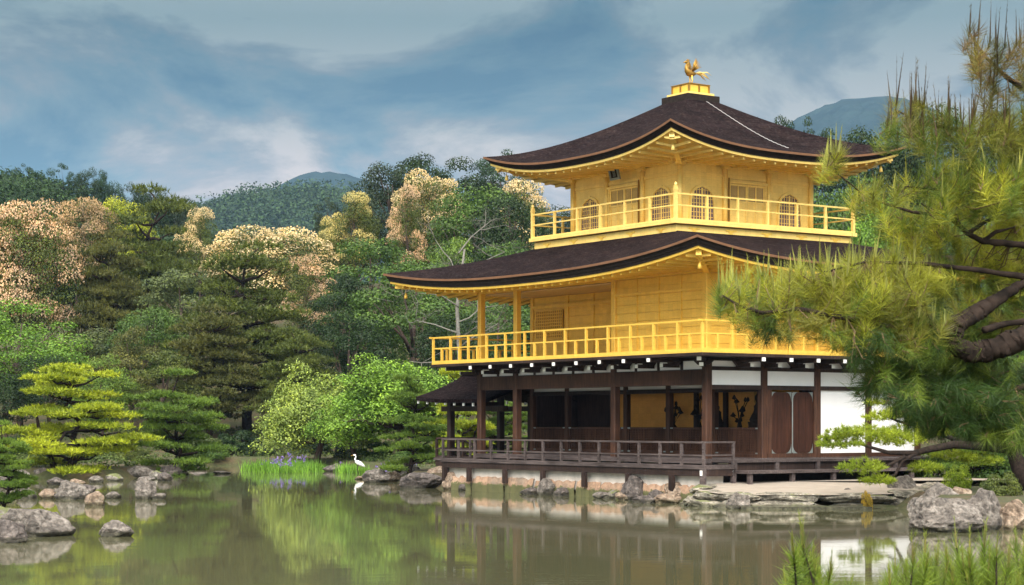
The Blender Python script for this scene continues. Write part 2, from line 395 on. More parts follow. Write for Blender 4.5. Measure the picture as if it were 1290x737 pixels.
# ------------------------------------------------------------------ the pavilion
PAV = empty('golden_pavilion', (BC[0], BC[1], 0), BA, label='three storey golden pavilion with dark shingled roofs standing over the pond', cat='pavilion')
HX, HY = 5.75, 4.24                              # half size of the two lower storeys
def part(name, mb, mats, parent=None, smooth=False, **k): return mb.build(name, mats, parent or PAV, smooth, **k)
def slab(name, mats, *boxes, parent=None):
    m = MB()
    for b in boxes: m.box(*b)
    return part(name, m, mats, parent)
XS = [5.75, 1.51, -3.67, -5.75]                  # south front posts
XI = [5.75, 3.63, 1.51, -.61, -3.75, -5.75]      # posts of the recessed wall
YE = [-2.12, 0, 2.12, 4.24]
YI = -2.12

# ---- ground storey
def column(x, y, z0, z1, w, mat, name='column', rnd=False):
    m = MB()
    if rnd: m.tube([(x, y, z0), (x, y, z1)], w / 2, 10)
    else:
        c = w * .12; h = w / 2
        poly = [(-h + c, -h), (h - c, -h), (h, -h + c), (h, h - c), (h - c, h), (-h + c, h), (-h, h - c), (-h, -h + c)]
        m.add([(x + a, y + b, z) for z in (z0, z1) for a, b in poly], [tuple(range(7, -1, -1)), tuple(range(8, 16))] + [(i, (i + 1) % 8, 8 + (i + 1) % 8, 8 + i) for i in range(8)])
    return part(name, m, mat, None, rnd)
for x in XS: column(x, -HY, .45, 3.995, .23, M['brownwood'])
for y in YE: column(HX, y, .45, 3.995, .23, M['brownwood'])
for x in XI[1:]: column(x, YI, 1.0, 3.995, .19, M['brownwood'])
for x in XI[1:]: column(x, HY, .6, 3.995, .2, M['darkwood'])
for y in (0, 2.12): column(-HX, y, .6, 3.995, .2, M['darkwood'])
slab('veranda_floor', M['greywood'], (-5.9, 5.9, -4.4, 4.4, 1.06, 1.20))
slab('main_beam', M['brownwood'], (-5.63, 5.63, -4.335, -4.145, 3.30, 3.72))
slab('wall_plate', M['darkwood'], (-5.9, 5.9, -4.34, -4.14, 3.995, 4.05), (5.65, 5.85, -4.14, 4.34, 3.995, 4.05), (-5.85, -5.65, -4.14, 4.34, 3.995, 4.05), (-5.65, 5.65, 4.14, 4.34, 3.995, 4.05))
m = MB()
for a, b in zip([-HY] + YE[:-1], YE):
    m.box(5.665, 5.835, a + .115, b - .115, 3.72, 3.83); m.box(5.66, 5.84, a + .115, b - .115, 3.18, 3.305)
part('tie_beam', m, M['darkwood'])
m = MB()
for a, b in zip(XS[1:], XS): m.box(a + .115, b - .115, -4.33, -4.15, 3.723, 3.75)
part('tie_beam', m, M['darkwood'])
# white plaster: the frieze strips, the panels over the east bays, the blind north bays
for a, b in zip(XS[1:], XS): slab('plaster_panel', M['plaster'], (a + .115, b - .115, -4.27, -4.21, 3.753, 3.995))
for a, b in zip(XS[1:], XS):
    n = max(1, round((b - a) / 1.06))
    for k in range(1, n): x = a + (b - a) * k / n; slab('frieze_strut', M['darkwood'], (x - .05, x + .05, -4.30, -4.18, 3.753, 3.995))
for a, b in zip([-HY] + YE[:-1], YE):
    slab('plaster_panel', M['plaster'], (5.73, 5.79, a + .115, b - .115, 3.305, 3.72))
    slab('plaster_panel', M['plaster'], (5.73, 5.79, a + .115, b - .115, 3.83, 3.995))
for a, b in zip(YE[1:-1], YE[2:]): slab('plaster_panel', M['plaster'], (5.735, 5.785, a + .115, b - .115, 1.20, 3.18))
slab('north_wall', M['plaster'], (-5.6, 5.6, 4.2, 4.28, 1.20, 3.995))
slab('west_wall', M['darkwood'], (-5.78, -5.72, -2.02, 4.12, 1.20, 3.995))
# recessed south wall: lattice half walls, lintel, pale transom, dark posts
slab('sill', M['brownwood'], (-5.65, 5.65, -2.23, -2.01, 1.20, 1.30), (5.64, 5.86, -2.0, 4.1, 1.203, 1.32))
slab('lintel', M['darkwood'], (-5.65, 5.65, -2.20, -2.04, 3.13, 3.26))
slab('transom_board', M['plaster'], (-5.65, 5.65, -2.15, -2.09, 3.26, 3.52))
slab('inner_beam', M['darkwood'], (-5.65, 5.65, -2.19, -2.05, 3.52, 3.80))
slab('ceiling_board', M['darkwood'], (-5.65, 5.65, -4.14, 4.2, 3.90, 3.94))
for a, b in zip(XI[1:], XI):
    a += .095; b -= .095 if b < 5.7 else .115
    m = MB(); z0, z1 = 1.303, 2.08
    m.box(a, b, -2.13, -2.11, z0, z1)
    for x in (a, b - .07): m.box(x, x + .07, -2.17, -2.09, z0, z1)
    for z in (z0, z1 - .06): m.box(a + .07, b - .07, -2.172, -2.088, z, z + .06)
    n = int((b - a) / .085)
    for k in range(1, n): x = a + .07 + (b - a - .14) * k / n; m.box(x - .010, x + .010, -2.152, -2.131, z0 + .06, z1 - .06)
    for k in range(1, 9): z = z0 + .06 + (z1 - z0 - .12) * k / 9; m.box(a + .07, b - .07, -2.149, -2.131, z - .009, z + .009)
    lp = part('lattice_panel', m, M['brownwood'])
    for x in (a + .01, b - .13):
        for z in (z0 + .004, z1 - .045): slab('corner_fitting', M['metal'], (x, x + .12, -2.181, -2.174, z, z + .04), parent=lp)
# the room behind: gilded inner wall on the right, darkness on the left
slab('room_wall', mat_gold('room_gold', (.60, .29, .05)), (-2.95, 5.6, -.60, -.54, 1.20, 3.9))  # darker, browner gold than the outer walls
slab('room_partition', M['darkwood'], (-5.6, -2.95, -.35, -.29, 1.20, 3.9))
m = MB()
for x in (-.2, 1.05, 2.45, 3.95): m.box(x - .08, x + .08, -.70, -.605, 1.20, 3.9)
part('room_post', m, M['darkwood'])
slab('altar_table', M['darkwood'], (1.2, 5.3, -1.55, -.72, 1.20, 1.95))
# panelled double doors on the east
for k, (a, b) in enumerate(((-1.83, -1.03), (-.97, -.17))):
    m = MB(); z0, z1 = 1.325, 3.12
    m.box(5.70, 5.775, a, b, z0, z1)
    for j in range(1, 3): y = a + (b - a) * j / 3; m.box(5.776, 5.782, y - .008, y + .008, z0 + .12, z1 - .12)
    d = part('board_door', m, M['redwood'])
    for sy, yy in ((1, a), (-1, b)):
        for sz, zz in ((1, z0), (-1, z1)):
            m = MB(); n = 8; r = .22; q = [(yy, zz)]
            q += [(yy + sy * (r - r * math.sin(t * math.pi / 2 / n)), zz + sz * (1.25 * r - 1.25 * r * math.cos(t * math.pi / 2 / n))) for t in range(n + 1)][::-1]
            vs = [(x, y, z) for x in (5.784, 5.796) for y, z in q]; c = len(q)
            m.add(vs, [tuple(range(c)), tuple(range(2 * c - 1, c - 1, -1))] + [(i, (i + 1) % c, c + (i + 1) % c, c + i) for i in range(c)])
            part('corner_plate', m, M['metal'], d)
slab('door_frame', M['brownwood'], (5.66, 5.84, -2.005, -1.84, 1.32, 3.18), (5.66, 5.84, -.16, -.115, 1.32, 3.18), (5.70, 5.80, -1.028, -.972, 1.32, 3.13))
m = MB(); m.tube([(5.81, -1.0, 1.34), (5.81, -1.0, 3.10)], .018, 6); part('door_astragal', m, M['metal'])

# ---- deck over the water with its low dark railing, east steps
slab('deck', M['greywood'], (-6.40, 7.0, -5.44, -4.40, .93, 1.0), (5.903, 7.0, -4.40, -4.20, .93, 1.0))
slab('deck_beam', M['darkwood'], (-6.38, 6.98, -5.40, -5.28, .74, .93), (6.86, 6.98, -5.28, -4.25, .74, .93), (-6.38, -6.26, -5.28, -4.3, .74, .93))
def railing(name, pts, z0, ztop, zmid, mat, step, post_w, rail_w, short=False, over=.0, tall_ends=None, capmat=None, double=False):
    root = MB()
    posts = []
    for (x0, y0), (x1, y1) in zip(pts, pts[1:]):
        L = math.hypot(x1 - x0, y1 - y0); dx, dy = (x1 - x0) / L, (y1 - y0) / L
        for z, wd in ((ztop, rail_w), (zmid, rail_w * .8), (z0 + rail_w * .5, rail_w * 1.2)):
            e = over if z == ztop else 0
            root.bar((x0 - dx * e, y0 - dy * e, z - .004 * (dx != 0 and abs(dx) > .5)), (x1 + dx * e, y1 + dy * e, z - .004 * (abs(dx) > .5)), wd, wd)
        n = max(1, round(L / step))
        for k in range(n + 1):
            posts.append((x0 + dx * L * k / n, y0 + dy * L * k / n, ztop if not (tall_ends and k in (0, n)) else tall_ends, k in (0, n)))
            if short and k < n: posts.append((x0 + dx * L * (k + .5) / n, y0 + dy * L * (k + .5) / n, zmid, False))
    r = part(name, root, mat); seen = set()
    for x, y, zt, end in posts:
        if (round(x, 2), round(y, 2)) in seen: continue
        seen.add((round(x, 2), round(y, 2)))
        m = MB(); h = post_w / 2 * (1.35 if (tall_ends and end) else 1); zz = zt - rail_w * .45 if zt in (ztop, zmid) else zt
        m.box(x - h, x + h, y - h, y + h, z0 - .003, zz)
        if tall_ends and end:
            m.box(x - h * 1.25, x + h * 1.25, y - h * 1.25, y + h * 1.25, zz - .13, zz - .09)
            m.tube([(x, y, zz), (x, y, zz + .03), (x, y, zz + .09), (x, y, zz + .13)], [h * .6, h * 1.1, h * .9, h * .05], 8)
        part('post', m, mat, r)
    return r
railing('deck_railing', [(-6.34, -4.3), (-6.34, -5.38), (6.94, -5.38), (6.94, -4.3)], 1.0, 1.68, 1.32, M['greywood'], .93, .07, .052, over=.06)
slab('corner_post', M['greywood'], (6.86, 7.0, -5.46, -5.33, .40, .928), (6.86, 6.98, -4.34, -4.22, .40, .93))
m = MB()
for p in ((6.93, -5.468), (6.93, -4.348)): m.box(p[0] - .05, p[0] + .05, p[1], p[1] + .006, .76, .90)
part('post_cap', m, M['white_paint'])
for x in (-6.2, -4.73, -2.67, -.61, 1.51, 3.63, 5.6): slab('deck_stilt', M['darkwood'], (x - .09, x + .09, -5.46, -5.36, .30, .74))
slab('east_veranda', M['greywood'], (5.903, 6.75, -4.197, 4.5, 1.10, 1.17))
slab('veranda_apron', M['darkwood'], (6.60, 6.66, -4.19, 4.4, .80, 1.10))
slab('step_tread', M['greywood'], (6.75, 7.45, -4.197, 4.5, .80, .88))
for k in range(6): y = -4.1 + k * 1.6; slab('step_post', M['greywood'], (7.28, 7.40, y, y + .12, .28, .80)); slab('step_post', M['greywood'], (6.67, 6.745, y, y + .12, .88, 1.10))
slab('crawl_space_shade', M['eave_black'], (5.85, 6.2, -4.1, 4.3, .3, 1.05), (-5.8, 5.85, -4.25, -4.15, .3, 1.05))  # near-black blocks stand in for the shade under the veranda

# ---- white tipped bracket arms under the upper deck
def bracket(px, py, dx, dy):
    m = MB(); a = Vector((px, py, 0)); d = Vector((dx, dy, 0)).normalized(); s = Vector((-d.y, d.x, 0))
    def bx(f0, f1, z0, z1, w, mi, off=0):
        p = a + s * off; m.bar(p + d * f0 + Vector((0, 0, (z0 + z1) / 2)), p + d * f1 + Vector((0, 0, (z0 + z1) / 2)), w, z1 - z0, mi)
    bx(.0, .62, 3.81, 3.925, .13, 0); bx(.0, 1.10, 3.955, 4.07, .135, 0)
    m.add([a + d * .10 - s * .30 + Vector((0, 0, 3.99)), a + d * .20 - s * .30 + Vector((0, 0, 3.99)), a + d * .20 + s * .30 + Vector((0, 0, 3.99)), a + d * .10 + s * .30 + Vector((0, 0, 3.99)),
           a + d * .10 - s * .16 + Vector((0, 0, 3.86)), a + d * .20 - s * .16 + Vector((0, 0, 3.86)), a + d * .20 + s * .16 + Vector((0, 0, 3.86)), a + d * .10 + s * .16 + Vector((0, 0, 3.86))],
          [(0, 1, 2, 3), (7, 6, 5, 4), (0, 4, 5, 1), (1, 5, 6, 2), (2, 6, 7, 3), (3, 7, 4, 0)], 0)
    bx(.62, .64, 3.815, 3.92, .12, 1); bx(1.10, 1.125, 3.96, 4.065, .125, 1)
    part('bracket', m, [M['darkwood'], M['white_paint']])
for k in range(11): bracket(-5.75 + 11.5 * k / 10, -4.34, (-1 if k == 0 else 1 if k == 10 else 0) * .9, -1)
for k in range(1, 9): bracket(5.85, -4.24 + 8.48 * k / 8, 1, 0)
for k in range(1, 5): bracket(-5.85, -4.24 + 8.48 * k / 4, -1, 0)

# ---- second storey
D2 = 1.23
m = MB()
for x0, x1, y0, y1 in ((-HX - D2, HX + D2, -HY - D2, HY + D2),): m.box(x0, x1, y0, y1, 4.08, 4.165)
part('upper_deck_base', m, M['darkwood'])
slab('upper_deck', M['gold'], (-HX - D2 + .03, HX + D2 - .03, -HY - D2 + .03, HY + D2 - .03, 4.168, 4.235))
o = D2 - .07
railing('upper_railing', [(-HX - o, HY + o), (-HX - o, -HY - o), (HX + o, -HY - o), (HX + o, HY + o), (-HX - o, HY + o)], 4.235, 5.06, 4.70, M['gold'], 1.06, .07, .05, short=True, over=.16)
for x in XS: column(x, -HY, 4.235, 6.50, .20, M['gold'])
for y in YE: column(HX, y, 4.235, 6.50, .20, M['gold'])
for x in XI[2:]: column(x, YI, 4.235, 6.50, .17, M['gold'])
for x in (-HX, 0): column(x, HY, 4.235, 6.50, .2, M['gold'])
slab('wall_beam', M['gold'], (-5.86, 5.86, -4.35, -4.13, 6.50, 6.72), (5.64, 5.86, -4.13, 4.35, 6.50, 6.72), (-5.86, -5.64, -4.13, 4.35, 6.50, 6.72), (-5.64, 5.64, 4.13, 4.35, 6.50, 6.72))
def board_wall(name, a, b, axis, pos, z0, z1, out, mat, battens=(), parent=None, nb=9):
    """horizontal boards with thin open joints, plus upright battens; out = +-1 gives the outer side"""
    m = MB(); h = (z1 - z0) / nb
    for k in range(nb):
        t = .03 + .004 * (k % 2)
        if axis == 'x': m.box(a, b, pos, pos + out * t, z0 + k * h, z0 + (k + 1) * h - .012)
        else: m.box(pos, pos + out * t, a, b, z0 + k * h, z0 + (k + 1) * h - .012)
    if axis == 'x': m.box(a, b, pos - out * .02, pos, z0, z1)
    else: m.box(pos - out * .02, pos, a, b, z0, z1)
    for c, wd in battens:
        if axis == 'x': m.box(c - wd, c + wd, pos + out * .005, pos + out * .065, z0, z1)
        else: m.box(pos + out * .005, pos + out * .065, c - wd, c + wd, z0, z1)
    return part(name, m, mat, parent)
board_wall('south_wall', 1.61, 5.65, 'x', -4.24, 4.24, 6.50, -1, M['gold'], [(x, .028) for x in (2.60, 3.63, 4.66)])
slab('wall_rail', M['gold'], (1.61, 5.65, -4.325, -4.24, 6.02, 6.10), (5.75, 5.835, -4.14, 4.14, 6.02, 6.10))
for a, b in zip([-HY] + YE[:-1], YE): board_wall('east_wall', a + .1, b - .1, 'y', 5.75, 4.24, 6.50, 1, M['gold'], [((a + b) / 2, .028)])
board_wall('porch_return', -4.14, -2.2, 'y', 1.51, 4.24, 6.50, -1, M['gold'])
board_wall('porch_wall', -5.65, 1.4, 'x', -2.12, 4.24, 6.50, -1, M['gold'], [(x, .025) for x in (-2.3, -.85, .1)])
board_wall('north_wall', -5.65, 5.65, 'x', 4.24, 4.24, 6.50, 1, M['gold'])
board_wall('west_wall', -2.0, 4.14, 'y', -5.75, 4.24, 6.50, -1, M['gold'])
m = MB(); a, b, z0, z1 = -5.45, -3.95, 5.05, 5.98
m.box(a, b, -2.20, -2.16, z0, z1, 1)
for k in range(15): x = a + (b - a) * k / 14; m.box(x - .016, x + .016, -2.23, -2.20, z0, z1)
for k in range(10): z = z0 + (z1 - z0) * k / 9; m.box(a, b, -2.226, -2.201, z - .014, z + .014)
part('lattice_window', m, [M['gold'], M['gold_dark']])
slab('porch_lintel', M['gold'], (-5.65, 1.4, -2.24, -2.16, 6.06, 6.16))
slab('porch_ceiling', mat_plain('pale_ceiling_boards', (.50, .36, .22), .7, 0, .15), (-5.64, 1.42, -4.13, -2.16, 6.44, 6.49))

# ---- roofs
def roof(parent, ix, iy, ox, oy, zi, hip, sag, th, bow, soff, wallx, wally, zs, name, nu=14, nv=36, goldmat=None, expo=2.6):
    """four concave slopes. hip(u): height along the hip, sag: how far the middle of the eave drops"""
    def pt(side, u, t):
        hx = ix + (ox - ix) * u; hy = iy + (oy - iy) * u
        k = 1 - abs(t) ** expo
        z = hip(u) - sag * (u ** 1.6) * k
        b = bow * u * u * k
        if side == 0: return (hx * t, -hy + b, z)
        if side == 1: return (hx - b, hy * t, z)
        if side == 2: return (-hx * t, hy - b, z)
        return (-hx + b, -hy * t, z)
    surf = MB(); crs = []
    for sd_ in range(4):
        vs = [pt(sd_, i / nu, -1 + 2 * j / nv) for i in range(nu + 1) for j in range(nv + 1)]
        fs = [(i * (nv + 1) + j, (i + 1) * (nv + 1) + j, (i + 1) * (nv + 1) + j + 1, i * (nv + 1) + j + 1) for i in range(nu) for j in range(nv)]
        surf.add(vs, fs)
        for i in range(nu + 1):
            for j in range(nv + 1): crs.append(((-1 + 2 * j / nv) * (ix + (ox - ix) * i / nu) + 40 * sd_, i / nu * 4.5, sd_))
    R = part(name, surf, M['shingle'], None, True)
    at = R.data.attributes.new('course', 'FLOAT_VECTOR', 'POINT'); at.data.foreach_set('vector', np.array(crs, np.float32).ravel())
    def loop(dz, inset):
        r = []
        for sd_ in range(4):
            for j in range(nv):
                x, y, z = pt(sd_, 1, -1 + 2 * j / nv)
                r.append((x * (1 - inset / ox), y * (1 - inset / oy), z + dz))
        return r
    def strip(profile, nm, mat, sm=False):
        m = MB(); loops = [loop(a, b) for a, b in profile]; n = len(loops[0])
        for A in loops: m.v += A
        for i in range(len(loops) - 1):
            for k in range(n): m.f.append((i * n + k, i * n + (k + 1) % n, (i + 1) * n + (k + 1) % n, (i + 1) * n + k)); m.m.append(0)
        return part(nm, m, mat, R, sm)
    strip([(.012, -.006), (-.055, -.012), (-.06, .05)], 'eave_trim', M['bronze'])
    strip([(-.058, .02), (-.10, .05), (-.105, .07), (-th * .65, .09), (-th * .66, .12), (-th, .14), (-th, .30)], 'eave_edge', M['eave_black'])
    strip([(-th + .004, .16), (-th - .075, .17), (-th - .08, .32)], 'fascia', goldmat)
    # golden soffit from the fascia in to the wall head
    m = MB(); lo = loop(-th - .06, .22); n = len(lo)
    ns = 5
    for i in range(ns + 1):
        f = i / ns
        for sd_ in range(4):
            for j in range(nv):
                x, y, z = lo[sd_ * nv + j]; t = -1 + 2 * j / nv
                wx, wy = [(wallx * t, -wally), (wallx, wally * t), (-wallx * t, wally), (-wallx, -wally * t)][sd_]
                m.v.append((x + (wx - x) * f, y + (wy - y) * f, z + (zs - z) * (f ** .8)))
    for i in range(ns):
        for k in range(n): m.f.append((i * n + k, (i + 1) * n + k, (i + 1) * n + (k + 1) % n, i * n + (k + 1) % n)); m.m.append(0)
    part('soffit', m, goldmat, R, True)
    # rafters: slim squared timbers under the soffit
    m = MB()
    for sd_ in range(4):
        Lh = ox if sd_ % 2 == 0 else oy; wl = wallx if sd_ % 2 == 0 else wally
        k = int(2 * Lh / .46)
        for j in range(k + 1):
            s_ = -Lh * .93 + 2 * Lh * .93 * j / k; t = s_ / Lh
            x, y, z = pt(sd_, 1, t); z -= th + .12
            q = max(-wl, min(wl, s_))
            dep = min(1, max(.15, (Lh - abs(s_)) / max(.01, Lh - wl))) if abs(s_) > wl else 1
            off = (oy - wally if sd_ % 2 == 0 else ox - wallx)
            p0 = (x * (1 - .26 / ox), y * (1 - .26 / oy), z)
            inn = off * dep
            p1 = [(x, y + inn, 0), (x - inn, y, 0), (x, y - inn, 0), (x + inn, y, 0)][sd_]
            p1 = (p1[0], p1[1], z + (zs - .05 - z) * dep)
            m.bar(p0, p1, .075, .075)
    part('rafters', m, goldmat, R)
    # hip rafters with bells
    for a, b in ((1, -1), (-1, -1), (1, 1), (-1, 1)):
        m = MB(); zt = hip(1) - th - .16
        m.bar((a * (ox - .30), b * (oy - .30), zt), (a * (wallx - .02), b * (wally - .02), zs - .10), .15, .17)
        hr = part('hip_rafter', m, goldmat, R)
        m = MB(); bx_, by_ = a * (ox - .55), b * (oy - .55); zb = zt - .14
        m.tube([(bx_, by_, zb + .02), (bx_, by_, zb - .10), (bx_, by_, zb - .12), (bx_, by_, zb - .19), (bx_, by_, zb - .28), (bx_, by_, zb - .29)], [.007, .007, .03, .05, .062, .015], 8)
        part('wind_bell', m, goldmat, hr, True)
    return R, pt
zi2, tip2 = 7.95, 7.24
R2, pt2 = roof(PAV, 3.42, 3.42, 8.13, 6.62, zi2, lambda u: zi2 + (tip2 - zi2) * (u ** .92) - .10 * math.sin(math.pi * u), .52, .26, .10, 0, 5.86, 4.35, 6.66, 'lower_roof', goldmat=M['gold'])
hs = [.62, 1.415, 2.588, 4.16, 4.85]; hz_ = [12.50, 12.04, 11.47, 10.99, 10.94]
def hip3(u):
    s_ = .62 + (4.85 - .62) * u
    # smooth monotone interpolation through the measured hip line
    c = np.polyfit(hs, hz_, 3); return float(np.polyval(c, s_))
R3, pt3 = roof(PAV, .62, .62, 4.80, 4.80, 12.5, hip3, .56, .21, .10, 0, 2.80, 2.80, 10.20, 'top_roof', goldmat=M['pale_gold'])

# ---- third storey
TB, TW = 3.73, 2.70
slab('balcony_skirt', M['pale_gold'], (-3.60, 3.60, -3.60, 3.60, 7.80, 8.08))
slab('balcony_floor', M['pale_gold'], (-TB, TB, -TB, TB, 8.115, 8.225))
slab('shadow_gap', M['gold_dark'], (-3.57, 3.57, -3.57, 3.57, 8.083, 8.112))  # dark gold strip paints in the shade below the balcony floor
for k in range(5):
    c = -2.9 + k * 1.45
    for (x, y, ax) in ((c, -3.602, 0), (3.602, c, 1)):
        m = MB()
        for (du, dz, w_, h_) in ((0, 0, .20, .07), (-.14, .03, .14, .05), (.14, .03, .14, .05), (0, -.05, .10, .06)):
            if ax == 0: m.box(x + du - w_ / 2, x + du + w_ / 2, y - .02, y, 7.98 + dz - h_ / 2, 7.98 + dz + h_ / 2)
            else: m.box(x, x + .02, y + du - w_ / 2, y + du + w_ / 2, 7.98 + dz - h_ / 2, 7.98 + dz + h_ / 2)
        part('skirt_ornament', m, M['gold'])
o = TB - .09
railing('balcony_railing', [(-o, o), (-o, -o), (o, -o), (o, o), (-o, o)], 8.225, 9.0, 8.66, M['pale_gold'], 1.22, .07, .048, tall_ends=9.22)
T3 = [-2.7, -.9, .9, 2.7]
for x in T3:
    column(x, -TW, 8.225, 10.02, .17, M['pale_gold'], rnd=True)
    if x > -2.7: column(-TW if x == 2.7 else x, TW, 8.225, 10.02, .17, M['pale_gold'], rnd=True)
for y in T3[1:]:
    column(TW, y, 8.225, 10.02, .17, M['pale_gold'], rnd=True)
for y in T3[1:-1]: column(-TW, y, 8.225, 10.02, .17, M['pale_gold'], rnd=True)
slab('top_wall', M['pale_gold'], (-2.66, 2.66, -2.66, 2.66, 8.23, 10.10))
slab('top_wall_rail', M['pale_gold'], *[b for z in ((9.74, 9.83), (8.23, 8.33)) for b in ((-2.615, 2.615, -2.70, -2.66, *z), (2.66, 2.70, -2.615, 2.615, *z), (-2.615, 2.615, 2.66, 2.70, *z), (-2.70, -2.66, -2.615, 2.615, *z))])
slab('top_wall_plate', M['pale_gold'], (-2.80, 2.80, -2.80, 2.80, 10.10, 10.24))
def capital(x, y):
    m = MB(); z = 10.02
    m.box(x - .13, x + .13, y - .13, y + .13, z - .003, z + .08)
    for a, b in ((.33, .05), (.05, .33)):
        m.box(x - a, x + a, y - b, y + b, z + .08, z + .15)
    for dx, dy in ((.30, 0), (-.30, 0), (0, .30), (0, -.30), (0, 0)): m.box(x + dx - .07, x + dx + .07, y + dy - .07, y + dy + .07, z + .15, z + .21)
    part('capital', m, M['pale_gold'])
for x in T3:
    capital(x, -2.70)
    if x != 2.7: capital(x, 2.70)
for y in T3[1:]: capital(2.70, y)
for y in T3[1:-1]: capital(-2.70, y)
def face(side, c, u, z, d):      # a point on a face of the third storey: c centre, u along, d proud of the wall
    s_ = 2.66 + d
    return [(c + u, -s_, z), (s_, c + u, z), (-c - u, s_, z), (-s_, -c - u, z)][side]
def bell_outline(w, z0, z1, n=9):
    """flame-headed window outline"""
    pts = [(-w * 1.06, z0), (-w * .98, z0 + (z1 - z0) * .55)]
    for k in range(n + 1):
        a = math.pi * (1 - k / n); r = 1
        x = w * .96 * math.cos(a); z = z0 + (z1 - z0) * .58 + (z1 - z0) * .36 * math.sin(a) ** .9
        if k == n // 2 + 0: pass
        pts.append((x, z))
    mid = len(pts) // 2
    pts[mid] = (0, z0 + (z1 - z0) * .965)
    pts += [(w * .98, z0 + (z1 - z0) * .55), (w * 1.06, z0)]
    return sorted(pts[:1], key=lambda q: 0) + pts[1:]
def add_poly(m, side, c, poly, d0, d1, mi=0):
    A = [face(side, c, u, z, d0) for u, z in poly]; B = [face(side, c, u, z, d1) for u, z in poly]; n = len(poly)
    m.add(A + B, [tuple(range(n)), tuple(range(2 * n - 1, n - 1, -1))] + [(i, n + i, n + (i + 1) % n, (i + 1) % n) for i in range(n)], mi)
for side in range(4):
    for c in (-1.8, 1.8):
        z0, z1, w_ = 8.36, 9.46, .44
        inner = bell_outline(w_, z0, z1); outer = bell_outline(w_ + .07, z0 - .02, z1 + .08)
        m = MB(); n = len(inner)
        A = [face(side, c, u, z, .06) for u, z in inner]; B = [face(side, c, u, z, .06) for u, z in outer]
        A0 = [face(side, c, u, z, 0) for u, z in inner]; B0 = [face(side, c, u, z, 0) for u, z in outer]
        m.add(A + B + A0 + B0, [(i, i + 1, n + i + 1, n + i) for i in range(n - 1)] + [(i, 2 * n + i, 2 * n + i + 1, i + 1) for i in range(n - 1)] + [(n + i, n + i + 1, 3 * n + i + 1, 3 * n + i) for i in range(n - 1)])
        fr = part('bell_window', m, M['pale_gold'])
        m = MB(); add_poly(m, side, c, inner, .003, .012); part('pane', m, M['lattice'], fr)
        m = MB()
        for k in range(-3, 4):
            u = k * w_ * .25; top = z0 + (z1 - z0) * (.58 + .36 * max(0, 1 - (u / w_) ** 2) ** .5) - .01
            wd = .032 if k == 0 else .009
            add_poly(m, side, c, [(u - wd, z0), (u + wd, z0), (u + wd, top), (u - wd, top)], .013, .03)
        for k in range(1, 8):
            z = z0 + (z1 - z0) * k / 8; hw = w_ * .96 if k < 5 else w_ * .96 * max(.2, 1 - ((k / 8 - .58) / .40) ** 2) ** .5
            add_poly(m, side, c, [(-hw, z - .008), (hw, z - .008), (hw, z + .008), (-hw, z + .008)], .014, .027)
        part('bars', m, M['pale_gold'], fr)
    m = MB()
    for u in (-.79, .73): add_poly(m, side, 0, [(u, 8.33), (u + .06, 8.33), (u + .06, 9.66), (u, 9.66)], 0, .08)
    add_poly(m, side, 0, [(-.85, 9.60), (.85, 9.60), (.85, 9.68), (-.85, 9.68)], .001, .09)
    part('door_frame', m, M['pale_gold'])
    for a in (-.725, .005):
        m = MB(); w_ = .72
        add_poly(m, side, 0, [(a, 8.335), (a + w_, 8.335), (a + w_, 9.595), (a, 9.595)], 0, .03)
        for z in (8.335, 8.80, 9.02, 9.535): add_poly(m, side, 0, [(a, z), (a + w_, z), (a + w_, z + .055), (a, z + .055)], .031, .05)
        for u in (a, a + w_ / 2 - .025, a + w_ - .055): add_poly(m, side, 0, [(u, 8.335), (u + .055, 8.335), (u + .055, 9.595), (u, 9.595)], .030, .052)
        d = part('panel_door', m, M['pale_gold'])
        m = MB()
        for u in (a + .06, a + w_ / 2 + .03): add_poly(m, side, 0, [(u, 9.08), (u + .265, 9.08), (u + .265, 9.53), (u, 9.53)], .0305, .034)
        part('door_lattice', m, M['lattice'], d)
        m = MB()
        for u in (a + .06, a + w_ / 2 + .03):
            for k in range(1, 6): add_poly(m, side, 0, [(u + .265 * k / 6 - .008, 9.08), (u + .265 * k / 6 + .008, 9.08), (u + .265 * k / 6 + .008, 9.53), (u + .265 * k / 6 - .008, 9.53)], .035, .045)
        part('lattice_bars', m, M['pale_gold'], d)
    if side < 2:
        m = MB(); m.bar(face(side, 0, .80 if side == 0 else -.80, 8.33, .12), face(side, 0, .80 if side == 0 else -.80, 9.75, .12), .035, .035); part('door_pole', m, M['gold_dark'])
